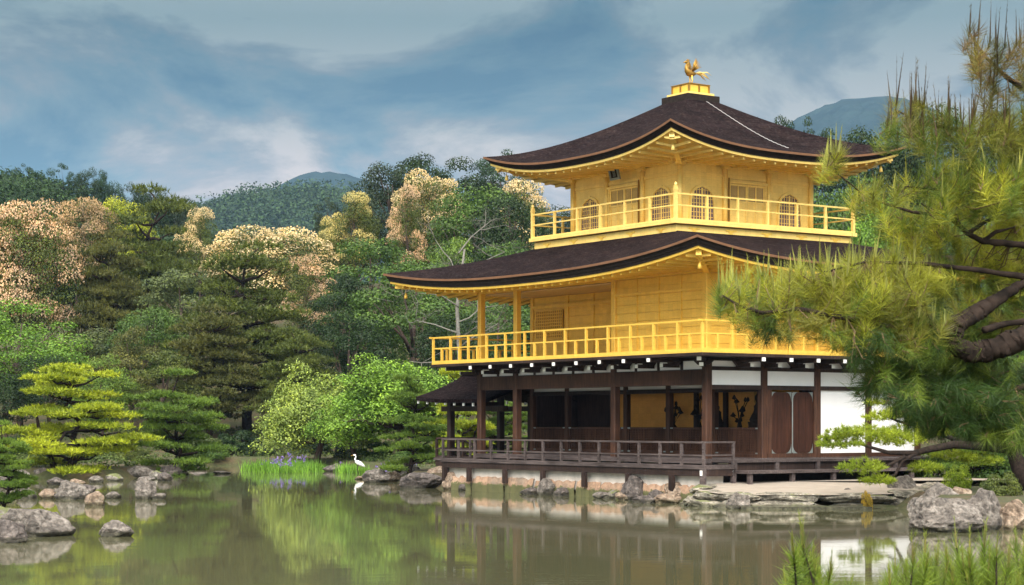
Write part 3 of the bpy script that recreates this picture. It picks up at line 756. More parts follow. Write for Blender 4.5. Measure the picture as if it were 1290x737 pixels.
# name plaque leaning out under the south eave
q = MB()
def pl(u, h, d): return (-.02 + u, -3.02 - .25 * h - d * .97, 9.86 + h * .95 - d * .24)
def plbox(u0, u1, h0, h1, d0, d1, mi): q.add([pl(u0, h0, d0), pl(u1, h0, d0), pl(u1, h1, d0), pl(u0, h1, d0), pl(u0, h0, d1), pl(u1, h0, d1), pl(u1, h1, d1), pl(u0, h1, d1)], [(0, 1, 2, 3), (7, 6, 5, 4), (0, 4, 5, 1), (1, 5, 6, 2), (2, 6, 7, 3), (3, 7, 4, 0)], mi)
plbox(-.20, .20, 0, .52, 0, .04, 0)
for a in ((-.24, -.17, -.04, .56), (.17, .24, -.04, .56), (-.17, .17, -.04, .03), (-.17, .17, .49, .56)): plbox(*a, -.003, .06, 1)
plq = part('name_plaque', q, [M['eave_black'], M['metal']])
try:
    cu = bpy.data.curves.new('lettering', 'FONT'); cu.body = '究\n竟\n頂'; cu.size = .15; cu.align_x = 'CENTER'; cu.space_line = .95; cu.extrude = .004
    to = bpy.data.objects.new('lettering', cu); COL.objects.link(to)
    me = bpy.data.meshes.new_from_object(to.evaluated_get(bpy.context.evaluated_depsgraph_get())); bpy.data.objects.remove(to)
    if len(me.vertices) > 20:
        for v in me.vertices:
            x, y, z = v.co; v.co = pl(x, y + .36, .045 + z)
        me.materials.append(M['metal']); link('lettering', me, plq)
except Exception as e: print('lettering', e)
# rooftop finial base and the white line down the east slope
slab('finial_base', M['eave_black'], (-.66, .66, -.66, .66, 12.36, 12.68))
slab('finial_step', M['pale_gold'], (-.54, .54, -.54, .54, 12.683, 12.77))
slab('finial_box', M['gold'], (-.41, .41, -.41, .41, 12.773, 13.03))
m = MB(); g = []
for x, y in ((-.41, -.41), (.41, -.41), (.41, .41), (0, -.41), (.41, 0)): m.box(x - .03, x + .03, y - .03, y + .03, 12.772, 13.035)
m.box(-.45, .45, -.45, .45, 13.036, 13.06)
part('finial_trim', m, M['gold_dark'])
m = MB(); pts = []
for k in range(40):
    u = .03 + .79 * k / 39; yy = .03 + .52 * k / 39
    s_ = .62 + (4.8 - .62) * u; p = pt3(1, u, yy / s_); pts.append((p[0], p[1], p[2] + .03 + .012 * (k % 2)))
m.tube(pts, .010, 5); part('roof_chain', m, mat_plain('pale_grey_chain', (.36, .36, .36), .6))

# ---- small gabled fishing porch on the west
AX, AY = -5.75, -2.12
m = MB(); L_ = 4.35; nn = 8
for sgn in (-1, 1):
    vs = []
    for i in range(nn + 1):
        f = i / nn; yy = AY + sgn * 1.98 * f; z = 3.96 - 1.0 * (f ** .78) + .06 * f * f
        for j in range(9):
            g = j / 8; vs.append((AX + .1 - (L_ + .1) * g, yy, z + .12 * f * g ** 4))
    m.add(vs, [(i * 9 + j, i * 9 + j + 1, (i + 1) * 9 + j + 1, (i + 1) * 9 + j) for i in range(nn) for j in range(8)])
    m.add([(x, y, z - .13) for x, y, z in vs], [(i * 9 + j, (i + 1) * 9 + j, (i + 1) * 9 + j + 1, i * 9 + j + 1) for i in range(nn) for j in range(8)])
    a = [(nn * 9 + j) for j in range(9)]
    e0 = [vs[k] for k in a]; m.add(e0 + [(x, y, z - .13) for x, y, z in e0], [(j, j + 1, 10 + j, 9 + j) for j in range(8)])
    e0 = [vs[i * 9 + 8] for i in range(nn + 1)]; m.add(e0 + [(x, y, z - .13) for x, y, z in e0], [(j, j + 1, nn + 2 + j, nn + 1 + j) for j in range(nn)])
pr = part('porch_roof', m, M['shingle'], None, True)
at = pr.data.attributes.new('course', 'FLOAT_VECTOR', 'POINT'); at.data.foreach_set('vector', np.array([(v.co.x, v.co.y * 1.2, 0) for v in pr.data.vertices], np.float32).ravel())
slab('ridge_cap', M['metal'], (AX - L_ + .05, AX - .1, AY - .14, AY + .14, 3.93, 4.0), parent=pr)
m = MB()
for k in range(8):
    for sgn in (-1, 1): x = AX - .25 - k * .58; m.box(x - .03, x + .03, AY + sgn * 1.90 - .03, AY + sgn * 1.90 + .03, 2.76 + .02 * k, 2.90 + .015 * k)
part('rafter_tip', m, M['white_paint'], pr)
for x in (AX - 3.5, AX - 1.6):
    for y in (AY - 1.06, AY + 1.06): column(x, y, -.6, 3.12, .22, M['darkwood'], 'porch_post')
slab('porch_beam', M['darkwood'], (AX - 4.0, AX - .11, AY - 1.15, AY - .97, 2.62, 2.80), (AX - 4.0, AX - .11, AY + .97, AY + 1.15, 2.62, 2.80), (AX - 3.6, AX - 3.4, AY - .97, AY + .97, 2.81, 2.97))
slab('porch_floor', M['greywood'], (AX - 4.1, AX - .16, AY - 1.4, AY + 1.4, .9, 1.0))
slab('porch_joist', M['darkwood'], (AX - 4.05, AX - .2, AY - 1.36, AY - 1.24, .70, .9), (AX - 4.05, AX - .2, AY + 1.24, AY + 1.36, .70, .9))
railing('porch_railing', [(AX - .2, AY + 1.32), (AX - 4.02, AY + 1.32), (AX - 4.02, AY - 1.32), (AX - .66, AY - 1.32)], 1.0, 1.68, 1.32, M['darkwood'], .95, .08, .06)

# ---- what stands in the room
def lotus(x, y, z, seed, label):
    r = random.Random(seed); e = empty('lotus_ornament', (*B2W(x, y), z), BA, label=label, cat='altar ornament', group='dark ornaments in front of the gilded room wall')
    st = MB()
    st.tube([(0, 0, 0), (0, 0, .10), (0, 0, .30)], [.12, .10, .05], 8)
    for k in range(11):
        a = r.uniform(0, 6.28); h = r.uniform(.30, 1.05); rr = r.uniform(.1, .42); p = [(rr * math.cos(a) * f, rr * .5 * math.sin(a) * f, .25 + (h - .25) * f ** .7) for f in (0, .35, .7, 1)]
        st.tube(p, .014, 5); c = Vector(p[-1])
        fl = MB(); fl.tube([c + Vector((0, 0, -.03)), c, c + Vector((0, 0, .07)), c + Vector((0, 0, .12))], [.02, .055 + .025 * (k % 3), .045, .008], 8); fl.build('flower', M['eave_black'], e, True)
    st.build('stem', M['eave_black'], e)
lotus(3.6, -1.1, 1.95, 1, 'dark lotus ornament on the altar table left of the seated statue')
lotus(1.6, -1.0, 1.95, 2, 'dark lotus ornament beside the leftmost inner post of the gilded room')
lotus(.3, -1.0, 1.75, 3, 'slender dark lotus ornament before the dim brown wall')
lotus(5.2, -1.1, 1.95, 4, 'dark lotus ornament right of the seated statue by the corner column')
def statue(x, y, z, s_, label, halo=True):
    e = empty('buddha_statue', (*B2W(x, y), z), BA, label=label, cat='statue'); m = MB()
    m.tube([(0, 0, 0), (0, 0, .10), (0, 0, .16), (0, 0, .30)], [.30 * s_, .36 * s_, .30 * s_, .33 * s_], 12); m.build('pedestal', M['eave_black'], e, True)
    m = MB(); P_ = [(0, 0, .28), (0, -.02, .36), (0, 0, .48), (0, .02, .62), (0, .02, .78), (0, .0, .86), (0, -.01, .90), (0, -.02, .98), (0, -.02, 1.06), (0, -.01, 1.12), (0, 0, 1.16)]
    m.tube([(a * s_, b * s_, .28 + (c - .28) * s_) for a, b, c in P_], [r * s_ for r in (.34, .36, .24, .20, .22, .12, .07, .10, .10, .05, .01)], 14, flat=[.7] * 6 + [1] * 5)
    m.build('figure', M['eave_black'], e, True)
    if halo:
        m = MB(); n = 24
        o_ = [(math.cos(t * 2 * math.pi / n) * .36 * s_ * (1 + .08 * (t % 2)), .75 * s_ + .28 + (.62 if math.sin(t * 2 * math.pi / n) > 0 else .45) * math.sin(t * 2 * math.pi / n) * s_) for t in range(n)]
        i_ = [(a * .74, .75 * s_ + .28 + (b - .75 * s_ - .28) * .78) for a, b in o_]
        vs = [(a, .16, b) for a, b in o_] + [(a, .16, b) for a, b in i_] + [(a, .19, b) for a, b in o_] + [(a, .19, b) for a, b in i_]
        m.add(vs, [(k, (k + 1) % n, n + (k + 1) % n, n + k) for k in range(n)] + [(2 * n + k, 3 * n + k, 3 * n + (k + 1) % n, 2 * n + (k + 1) % n) for k in range(n)] + [(k, 2 * n + k, 2 * n + (k + 1) % n, (k + 1) % n) for k in range(n)])
        m.build('halo', M['gold_dark'], e)
statue(4.5, -1.15, 1.95, 1.0, 'seated dark statue with flaming halo framed by the east veranda opening')
statue(2.6, -1.1, 1.95, .62, 'small seated dark figure among the lotus ornaments', False)

# ---- phoenix on the roof
ph = empty('phoenix_statue', (*B2W(0, 0), 13.06), BA, label='gilded phoenix statue with raised wings on the roof finial', cat='statue')
m = MB()
path = [(0, .26, .47), (0, .18, .46), (0, .06, .44), (0, -.08, .46), (0, -.18, .54), (0, -.22, .64), (0, -.20, .72), (0, -.17, .78), (0, -.19, .84), (0, -.24, .85), (0, -.29, .83), (0, -.36, .80)]
m.tube(path, [.015, .07, .12, .13, .09, .055, .042, .04, .055, .045, .02, .004], 10)
for k in range(3): m.tube([(0, -.19 + .03 * k, .88), (0, -.17 + .05 * k, .94), (0, -.12 + .06 * k, .96 - .02 * k)], [.02, .015, .004], 5)
m.build('body', M['gold_dark'], ph, True); ph.scale = (.88,) * 3
for sx in (-1, 1):
    m = MB()
    for k in range(7):
        f = k / 6; root = Vector((sx * .09, .0 + .05 * f, .50 + .02 * f)); tip = Vector((sx * (.20 + .05 * f), .10 + .22 * f, .98 - .30 * f)); mid = (root + tip) / 2 + Vector((sx * .04, -.03, .02))
        m.tube([root, mid, tip], [.035, .05, .012], 5, flat=[.4] * 3)
    m.build('wing', M['gold_dark'], ph, True)
for k in range(7):
    f = k / 6 - .5; m = MB()
    m.tube([(f * .06, .22, .47), (f * .22, .42, .56 - .10 * abs(f) - .06 * (k % 2)), (f * .40, .62, .52 - .08 * (k % 3)), (f * .46, .80, .42 - .07 * (k % 3))], [.02, .034, .036, .010], 5, flat=[.5] * 4)
    m.build('tail_feather', M['pale_gold'], ph, True)
for sx in (-1, 1):
    m = MB(); m.tube([(sx * .06, .0, .38), (sx * .065, .03, .20), (sx * .06, -.0, .05)], [.04, .022, .018], 6)
    for a in (-.6, 0, .6): m.tube([(sx * .06, 0, .04), (sx * .06 + .08 * math.sin(a), -.09 * math.cos(a), .012)], [.018, .008], 5)
    m.build('leg', M['gold'], ph, True)
# ------------------------------------------------------------------ trees
def unit(v): return v / (np.linalg.norm(v, axis=1, keepdims=True) + 1e-9)
def cards(c, n, w, h, rng_):
    """leaf faces: centres c, normals n, half sizes w x h -> (N*4,3), a pointed rhombus each"""
    r = unit(rng_.normal(size=c.shape)); u = unit(np.cross(n, r)); v = np.cross(n, u)
    w = np.asarray(w).reshape(-1, 1); h = np.asarray(h).reshape(-1, 1)
    return np.stack([c - u * h, c + v * w, c + u * h, c - v * w], 1).reshape(-1, 3)
def blades(c, d, ln, wd, rng_):
    """needles / grass: triangles from base c along d"""
    s = unit(np.cross(d, rng_.normal(size=c.shape))) * np.asarray(wd).reshape(-1, 1)
    return np.stack([c - s, c + s, c + d * np.asarray(ln).reshape(-1, 1)], 1).reshape(-1, 3)
def dirs(n, rng_): return unit(rng_.normal(size=(n, 3)))

def limb_path(a, b, r, sag=.12, n=5, rng_=None):
    a = np.array(a, float); b = np.array(b, float); L = np.linalg.norm(b - a); out = []
    off = rng_.normal(size=3) * L * sag
    for i in range(n + 1):
        f = i / n; out.append(tuple(a + (b - a) * f + off * math.sin(math.pi * f) + rng_.normal(size=3) * L * .02 * (0 < i < n)))
    return out

class Proto: pass
LS = .62
def broad(seed, R=4.6, H=10, nclump=52, per=170, leaf=.20, flat=.75, base=.22, blossom=0, open_=.0, top=.0, mat=None, limbs=14):
    g = np.random.default_rng(seed); p = Proto(); p.H = H; p.R = R
    cz = H * (base + (1 - base) / 2); hz_ = H * (1 - base) / 2
    cen = []
    tries = 0
    while len(cen) < nclump and tries < 6000:
        tries += 1
        d = g.normal(size=3); d /= np.linalg.norm(d); f = g.uniform(.45, .98) ** .6
        z = d[2] * f
        rr = 1 - top * max(0, z)
        q = np.array([d[0] * f * R * .82 * rr, d[1] * f * R * .82 * rr, cz + z * hz_ * .88])
        if z < -.75: continue
        if all(np.linalg.norm((q - k[0]) / (1, 1, .8)) > k[1] * .70 for k in cen): cen.append((q, R * g.uniform(.17, .33)))
    V = []; B = []
    for q, r in cen:
        k = int(2.6 * per * (r / (R * .28)) ** 2)
        d = dirs(k, g); d = d[(d[:, 2] > -.55)]
        rad = r * g.uniform(.55, 1.1, (len(d), 1)) ** .7
        c = q + d * rad * np.array([1.1, 1.1, flat])
        nrm = unit(d * .9 + g.normal(size=d.shape) * .36 + np.array([0, 0, .25]))
        V.append(cards(c, nrm, LS * leaf * g.uniform(.45, .8, len(d)), LS * leaf * g.uniform(.5, .9, len(d)), g))
        if blossom and (q[2] > cz - hz_ * .55) and g.uniform() < blossom:
            kb = int(4.2 * per * (r / (R * .28)) ** 2); d = dirs(kb, g); d = d[d[:, 2] > -.05]
            c = q + d * r * g.uniform(.92, 1.22, (len(d), 1)) * np.array([1.1, 1.1, flat])
            nrm = unit(d * .8 + g.normal(size=d.shape) * .5)
            B.append(cards(c, nrm, LS * leaf * g.uniform(.5, .8, len(d)), LS * leaf * g.uniform(.5, .85, len(d)), g))
    p.crown = np_mesh('crown', np.concatenate(V), 4, mat or M['leaf'])
    p.extra = ('blossom', np_mesh('blossom', np.concatenate(B), 4, M['blossom'])) if B else None
    t = MB(); r0 = R * .045
    tp = [(0, 0, -.6), (g.normal() * .1, g.normal() * .1, H * .2), (g.normal() * .25, g.normal() * .25, H * .45), (g.normal() * .3, g.normal() * .3, H * .8)]
    t.tube(tp, [r0 * 1.35, r0, r0 * .75, r0 * .2], 8)
    for q, r in cen[:limbs]:
        f = np.clip((q[2] - H * .15) / H * .8, .12, .6); j = 0 if f < .2 else 1
        a = np.array(tp[1]) + (np.array(tp[2]) - np.array(tp[1])) * np.clip((f - .15) * 2.4, 0, 1)
        t.tube(limb_path(a, q, 0, .08, 4, g), [r0 * .5, r0 * .42, r0 * .33, r0 * .22, r0 * .1], 5)
    p.trunk = t.mesh('trunk', M['bark'], True); return p

def padded_pine(seed, R=2.5, H=4.2, levels=7, lean=.3, tuft=120, ln=.20, wd=.026, pad=.85, thick=.22, base=.16, taper=.55, mat='needle', cone=False, twin=False, dens=1.0):
    """garden pine: flat needle pads on long horizontal branches"""
    g = np.random.default_rng(seed); p = Proto(); p.H = H; p.R = R
    t = MB(); r0 = R * .07
    az = g.uniform(0, 6.28); K = 8
    spine = [np.array([lean * R * math.sin(f * 3.0) * math.cos(az) * .6 + g.normal() * .05 * R, lean * R * math.sin(f * 3.4) * math.sin(az) * .6 + g.normal() * .04 * R, -.4 + (H + .1) * f]) for f in np.linspace(0, .95, K)]
    spine[0][:2] = 0; spine[1][:2] *= .4
    t.tube(spine, list(np.linspace(r0, r0 * .18, K)), 8)
    if twin: t.tube([(.1 * R, 0, -.4), (.22 * R, .05, H * .15), (.35 * R, .1, H * .35), (.42 * R, 0, H * .6)], [r0 * .7, r0 * .6, r0 * .45, r0 * .15], 7)
    pads = []
    def spos(z):
        zz = [s[2] for s in spine]; return np.array([np.interp(z, zz, [s[i] for s in spine]) for i in range(3)])
    for i in range(levels):
        f = i / max(1, levels - 1); z = H * (base + (.97 - base) * f)
        rl = R * (1 - taper * f ** (1.0 if cone else 1.8)) * g.uniform(.85, 1.08) * (.72 if i == 0 else 1)
        if i == levels - 1: rl = R * .25
        nb = max(2, int(round(6 * rl / R * dens))); a0 = g.uniform(0, 6.28)
        for b in range(nb):
            a = a0 + 6.283 * b / nb + g.normal() * .22; L = rl * g.uniform(.72, 1.0)
            s = spos(z - H * .05); e = np.array([s[0] + L * math.cos(a) * .88, s[1] + L * math.sin(a) * .88, z + g.normal() * (.085 if R < 3 else .045) * H])
            path = limb_path(s, e, 0, .05, 4, g)
            path[2] = (path[2][0], path[2][1], path[2][2] - .04 * L)
            t.tube(path, [r0 * .36, r0 * .30, r0 * .24, r0 * .16, r0 * .07], 5)
            pads.append((e, pad * R * .36 * g.uniform(.75, 1.15)))
            if L > R * .45:
                m_ = np.array(path[2]); side = np.array([-math.sin(a), math.cos(a), 0]) * g.choice([-1, 1])
                e2 = m_ + side * L * g.uniform(.22, .4) + np.array([0, 0, g.uniform(.0, .05) * H]); pads.append((e2, pad * R * .30 * g.uniform(.7, 1.1)))
                t.tube([tuple(m_), tuple((m_ + e2) / 2 - np.array([0, 0, .02])), tuple(e2)], [r0 * .2, r0 * .15, r0 * .06], 4)
        if i == levels - 1: pads.append((spos(H * .97), pad * R * .3))
    V = []
    for q, r in pads:
        k = int(tuft * (r / (R * .3)) ** 2)
        rad = np.sqrt(g.uniform(0, 1, k)) * r * (1 + .18 * np.sin(3 * g.uniform(0, 6.28, k))); th = g.uniform(0, 6.283, k)
        cz_ = (1 - (rad / (r * 1.2)) ** 2) * thick * r
        c = np.stack([q[0] + rad * np.cos(th), q[1] + rad * np.sin(th) * .95, q[2] + cz_ * g.uniform(-.25, 1.0, k) - .02], 1)
        c += g.normal(size=c.shape) * .02
        nn = 8; c = np.repeat(c, nn, 0); out = np.repeat(np.stack([np.cos(th) * rad / r, np.sin(th) * rad / r, np.zeros(k)], 1), nn, 0)
        d = unit(out * .55 + np.array([0, 0, .75]) + g.normal(size=c.shape) * .55)
        V.append(blades(c, d, ln * g.uniform(.6, 1.15, len(c)), wd * g.uniform(.6, 1.1, len(c)), g))
    p.crown = np_mesh('crown', np.concatenate(V), 3, M[mat]); p.extra = None
    p.trunk = t.mesh('trunk', M['pinebark'], True); return p

def maple(seed, R=3.4, H=5, nsp=120, per=200, leaf=.075, base=.22):
    """maple: airy stepped sprays of small leaves"""
    g = np.random.default_rng(seed); p = Proto(); p.H = H; p.R = R; V = []; t = MB(); r0 = R * .055
    fork = np.array([.12 * R, 0, H * .28])
    t.tube([(-.10 * R, 0, -.5), (0, 0, H * .10), tuple(fork)], [r0 * 1.2, r0, r0 * .85], 8)
    for i in range(nsp):
        a = g.uniform(0, 6.283); f = math.sqrt(g.uniform(.05, 1)); ztop = base + (1 - base) * math.sqrt(max(0, 1 - (f * .96) ** 2))
        zf = base * .8 + (ztop - base * .8) * g.uniform(.35, 1) ** .6
        lob = 1 - .30 * (.5 + .5 * math.sin(3 * a + seed)) - .18 * (.5 + .5 * math.sin(5 * a + 2 * zf * 4)); q = np.array([math.cos(a) * f * R * lob, math.sin(a) * f * R * lob, zf * H * (.80 + .17 * math.sin(4 * a + seed * 2) * f + .05 * g.normal())]); r = R * g.uniform(.16, .27)
        if i < 22: t.tube(limb_path(fork, q, 0, .12, 5, g), [r0 * .6, r0 * .45, r0 * .34, r0 * .24, r0 * .15, r0 * .06], 5)
        k = int(per * (r / (R * .22)) ** 2); th = g.uniform(0, 6.283, k); rad = np.sqrt(g.uniform(0, 1, k)) * r
        c = np.stack([q[0] + rad * np.cos(th) * 1.15, q[1] + rad * np.sin(th) * 1.15, q[2] - .5 * rad ** 2 / r + g.normal(size=k) * r * .10], 1)
        out = np.stack([np.cos(th), np.sin(th), np.zeros(k)], 1)
        nrm = unit(np.array([0, 0, 1.0]) + out * .35 + g.normal(size=c.shape) * .38)
        V.append(cards(c, nrm, leaf * g.uniform(.4, .7, k), leaf * g.uniform(.7, 1.2, k), g))
    p.crown = np_mesh('crown', np.concatenate(V), 4, M['leaf']); p.extra = None
    p.trunk = t.mesh('trunk', M['bark'], True); return p

PR = {'broad': [broad(11, 4.6, 12), broad(12, 4.4, 12, 60, 150, .19, .7, .16), broad(13, 4.2, 13, 46, 170, .21, .85, .25, top=.25)],
      'fine': [broad(21, 4.5, 12, 60, 150, .19, .5, .10, top=.3), broad(22, 4.3, 12, 56, 150, .19, .55, .12, top=.2)],
      'blossom': [broad(31, 4.6, 12.5, 58, 165, .18, .72, .2, blossom=.58), broad(32, 4.4, 13, 54, 165, .18, .8, .18, blossom=.46, top=.15)],
      'airy': [broad(41, 3.6, 11, 26, 120, .17, .5, .48, top=.1), broad(42, 3.2, 12, 20, 120, .17, .45, .55)],
      'redpine': [padded_pine(51, 4.6, 11, 10, .25, 62, .34, .050, .95, .30, .22, .72, dens=1.15), padded_pine(52, 4.2, 10, 9, .35, 62, .34, .05, 1.0, .32, .25, .6, dens=1.1)],
      'pad': [padded_pine(61, 2.6, 4.4, 7, .35, 115, twin=True), padded_pine(62, 2.4, 4.0, 6, .3, 115, taper=.4), padded_pine(63, 2.4, 4.8, 7, .4, 105, taper=.6)],
      'maple': [maple(71), maple(72, 3.4, 5, 135, 180)],
      'bush': [broad(81, 1.3, 1.4, 26, 150, .085, .7, .02, limbs=5), broad(82, 1.4, 1.1, 22, 160, .085, .6, .02, limbs=5)]}
NAMES = {'broad': 'broadleaf_tree', 'fine': 'evergreen_tree', 'blossom': 'blossoming_tree', 'airy': 'tall_pine_tree', 'redpine': 'red_pine_tree', 'pad': 'garden_pine', 'maple': 'maple_tree', 'bush': 'shrub'}
CATS = {'bush': 'shrub'}
COLR = dict(dark=(.018, .040, .013), mid=(.062, .118, .027), olive=(.080, .105, .026), brown=(.088, .096, .031), bright=(.12, .23, .034), yellow=(.30, .34, .035),
            blue=(.026, .060, .036), lime=(.26, .36, .04), maple=(.17, .30, .05), lichen=(.25, .33, .085), pineg=(.115, .19, .035), pinehi=(.30, .36, .03), grey=(.082, .11, .048), black=(.026, .044, .026), orange=(.50, .34, .06))
BLS = dict(pink=(.61, .415, .295), cream=(.68, .53, .34), gold=(.50, .43, .19), rust=(.42, .29, .185))
def hz_at(x, y): return float(height(np.array([x]), np.array([y]))[0])
proto_used = set(); trg = random.Random(5)
def plant(kind, px, ytop, d, wpx, color, label, group=None, v=None, blossom='pink', zb=None, bark=None, sink=.15, ry=None, first=[0]):
    """a tree centred on photo column px at depth d, its top at photo row ytop, wpx wide"""
    v = (first[0] if v is None else v) % len(PR[kind]); first[0] += 1
    p = PR[kind][v]; x, y = W(px, d); z0 = (hz_at(x, y) if zb is None else zb) - sink
    ztop = HC + (HZ - ytop) / F_PX * d; H = max(.5, ztop - z0); wd = wpx / F_PX * d * ({'broad': 1.3, 'fine': 1.3, 'blossom': 1.12}.get(kind, 1) if d > 105 else 1)
    e = empty(NAMES[kind], (x, y, z0), trg.uniform(0, 6.28) if ry is None else ry, label=label, cat=CATS.get(kind, 'tree'), group=group)
    e.scale = (wd / (2 * p.R),) * 2 + (H / p.H,)
    c = link('crown', p.crown, e); c.color = (*COLR[color], 1)
    t = link('trunk', p.trunk, e)
    if p.extra:
        b = link(p.extra[0], p.extra[1], e); b.color = (*BLS[blossom], 1)
    return e
T = plant
# far left ridge (depth 240-250): individual silhouettes on the skyline
RG = 'trees along the left skyline ridge'
sky_l = [(-8, 214), (14, 210), (30, 200), (48, 212), (62, 209), (82, 202), (98, 211), (112, 207), (128, 211), (146, 222), (163, 225), (180, 229), (194, 231), (206, 236), (222, 244), (238, 240), (252, 252)]
words_l = ['at the left frame edge', 'second from the left frame edge', 'taller rounded crown near the left end', 'just right of the tall rounded crown', 'low between two taller crowns on the left', 'tall forked crown standing highest', 'just right of the forked crown', 'above the rust blossom', 'above the yellow green tree',
           'where the ridge starts to fall', 'midway down the ridge slope', 'on the falling slope', 'above the olive pine', 'near the low end', 'in the saddle of the ridge', 'pointed crown at the saddle', 'last before the gap of sky']
for (px, yt), wl in zip(sky_l, words_l):
    T('airy' if yt < 206 else 'broad', px, yt, 246, trg.uniform(24, 34), trg.choice(['blue', 'dark', 'black', 'blue']), 'dark tree on the left skyline ridge, ' + wl, RG)
def forest(name, region, count, per, leaf, hfun, size, color, label):
    g = np.random.default_rng(count); V = []
    for k in range(count):
        d = g.uniform(*region[2]); px = g.uniform(*region[:2]); x, y = W(px, d); z = float(hfun(x, y)); r = g.uniform(*size); dd = dirs(per, g); dd[:, 2] = np.abs(dd[:, 2]) * .9 - .1
        c = np.array([x, y, z + r * .9]) + dd * r * g.uniform(.6, 1.1, (per, 1)) * np.array([1, 1, 1.15])
        V.append(cards(c, unit(dd + g.normal(size=dd.shape) * .45), leaf * g.uniform(.4, .7, per), leaf * g.uniform(.7, 1.2, per), g))
    o = link(name, np_mesh(name, np.concatenate(V), 4, M['leaf_far']), None, label=label, cat='forest', kind='stuff'); o.color = (*color, 1)
M['leaf_far'] = mat_leaf('far_leaf', .2, .8, .45, False, .09)
forest('forest', (-40, 330, (185, 262)), 420, 520, .24, lambda x, y: hz_at(x, y), (2.6, 4.6), (.026, .055, .026), 'dense dark wood covering the ridge on the left')
forest('forest', (190, 560, (930, 1112)), 1300, 170, 1.0, h_mid, (4, 13), (.034, .070, .034), 'hazy blue green wood covering the middle hill')

SL = 'trees on the wooded slope behind the pond'
# left part of the slope
T('blossom', -30, 232, 128, 150, 'olive', 'large tree heavy with tan pink blossom cut by the left frame edge', SL, 0, 'pink')
T('blossom', 42, 246, 126, 112, 'olive', 'big tree covered in tan pink blossom down to its skirts, right of the frame edge', SL, 1, 'pink')
T('blossom', 108, 233, 150, 78, 'brown', 'tree with rust coloured blossom left of the yellow green crown', SL, 0, 'rust')
T('broad', 158, 240, 152, 74, 'yellow', 'bright yellow green tree rising behind the olive pine', SL, 0)
T('redpine', 196, 246, 134, 150, 'olive', 'broad olive pine with soft layered crown below the yellow green tree', SL, 0)
T('redpine', 142, 300, 128, 110, 'brown', 'brownish pine right of the big tan pink blossom tree', SL, 1)
T('blossom', 250, 257, 152, 52, 'olive', 'small cream blossomed crown right of the olive pine', SL, 1, 'cream')
T('fine', 225, 322, 122, 110, 'grey', 'grey green feathery tree in front of the olive pine', SL, 0)
T('blossom', 338, 270, 140, 150, 'olive', 'tall tree topped with peach pink blossom behind the layered red pine', SL, 0, 'cream')
T('blossom', 388, 318, 136, 66, 'olive', 'narrow blossoming tree right of the tallest peach pink crown', SL, 1, 'pink')
T('fine', 285, 305, 148, 60, 'olive', 'olive green tree between two blossoming crowns', SL, 1)
T('redpine', 312, 318, 112, 205, 'olive', 'large layered red pine with brown green tiers above the far bank', SL, 0)
T('redpine', 262, 392, 108, 130, 'brown', 'lower brown green pine left of the large red pine', SL, 1)
T('redpine', 372, 420, 106, 110, 'olive', 'low spreading pine beneath the right side of the large red pine', SL, 1)
T('broad', 25, 372, 112, 130, 'bright', 'light green feathery tree at the left above the yellow garden pine', SL, 1)
T('broad', 130, 410, 118, 110, 'grey', 'grey brown tree between the light green tree and the red pine', SL, 2)
T('broad', 185, 378, 116, 90, 'mid', 'mid green tree in front of the feathery grey tree', SL, 0)
T('broad', 92, 330, 140, 90, 'dark', 'dark tree in the gap right of the big blossom tree', SL, 2)
T('broad', 128, 442, 104, 96, 'pineg', 'glossy green camellia-like tree low behind the two garden pines', SL, 1)
T('fine', 208, 430, 106, 84, 'olive', 'olive tree low behind the second garden pine', SL, 0)
T('broad', 8, 468, 105, 90, 'dark', 'dark low tree at the left frame edge behind the yellow garden pine', SL, 2)
T('broad', 60, 440, 108, 80, 'dark', 'dark tree behind the yellow garden pine', SL, 0)
T('fine', 165, 405, 112, 80, 'brown', 'yellow brown tree above the glossy green tree', SL, 1)
# middle
T('fine', 470, 282, 128, 130, 'mid', 'tall soft green conifer left of the lower roof tip', SL, 0)
T('fine', 520, 318, 118, 150, 'mid', 'broad soft green conifer right behind the lower roof tip', SL, 1)
T('fine', 435, 330, 124, 90, 'dark', 'dark green conifer right of the peach blossom', SL, 0)
T('fine', 440, 385, 112, 100, 'dark', 'low dark conifer behind the bright maples', SL, 1)
T('blossom', 448, 238, 152, 66, 'olive', 'yellowish blossom tree beneath the dark skyline pines', SL, 1, 'gold')
T('blossom', 420, 262, 154, 44, 'olive', 'small gold blossom crown at the edge of the blue hill', SL, 0, 'gold')
T('airy', 412, 240, 160, 40, 'black', 'dark lone pine before the blue hill', SL, 0)
T('blossom', 540, 203, 150, 84, 'olive', 'cream yellow blossom tree high on the slope left of the top roof', SL, 0, 'cream')
T('blossom', 512, 228, 146, 50, 'olive', 'peach blossom crown just left of the cream yellow one', SL, 1, 'pink')
T('broad', 495, 197, 160, 90, 'black', 'dark rounded skyline tree above the peach blossom crown', SL, 0)
T('broad', 535, 190, 164, 90, 'dark', 'dark skyline tree above the cream yellow blossom', SL, 2)
T('broad', 585, 191, 160, 100, 'dark', 'dark skyline tree right of the cream yellow blossom', SL, 1)
T('airy', 632, 178, 158, 80, 'blue', 'dark pine showing over the left tip of the top roof', SL, 0)
T('broad', 600, 225, 142, 120, 'mid', 'dark green tree under the left tip of the top roof', SL, 0)
T('broad', 650, 236, 138, 110, 'dark', 'dark green tree between the balcony corner and the bare grey tree', SL, 0)
T('blossom', 660, 222, 146, 80, 'olive', 'pale blossom tree seen behind the balcony corner', SL, 1, 'cream')
T('fine', 570, 290, 126, 90, 'pineg', 'green conifer behind the bare grey tree', SL, 1)
T('fine', 640, 285, 124, 90, 'mid', 'green tree behind the lower roof and the bare grey tree', SL, 0)
T('broad', 625, 370, 112, 110, 'mid', 'mid green tree seen through the open upper porch', SL, 1)
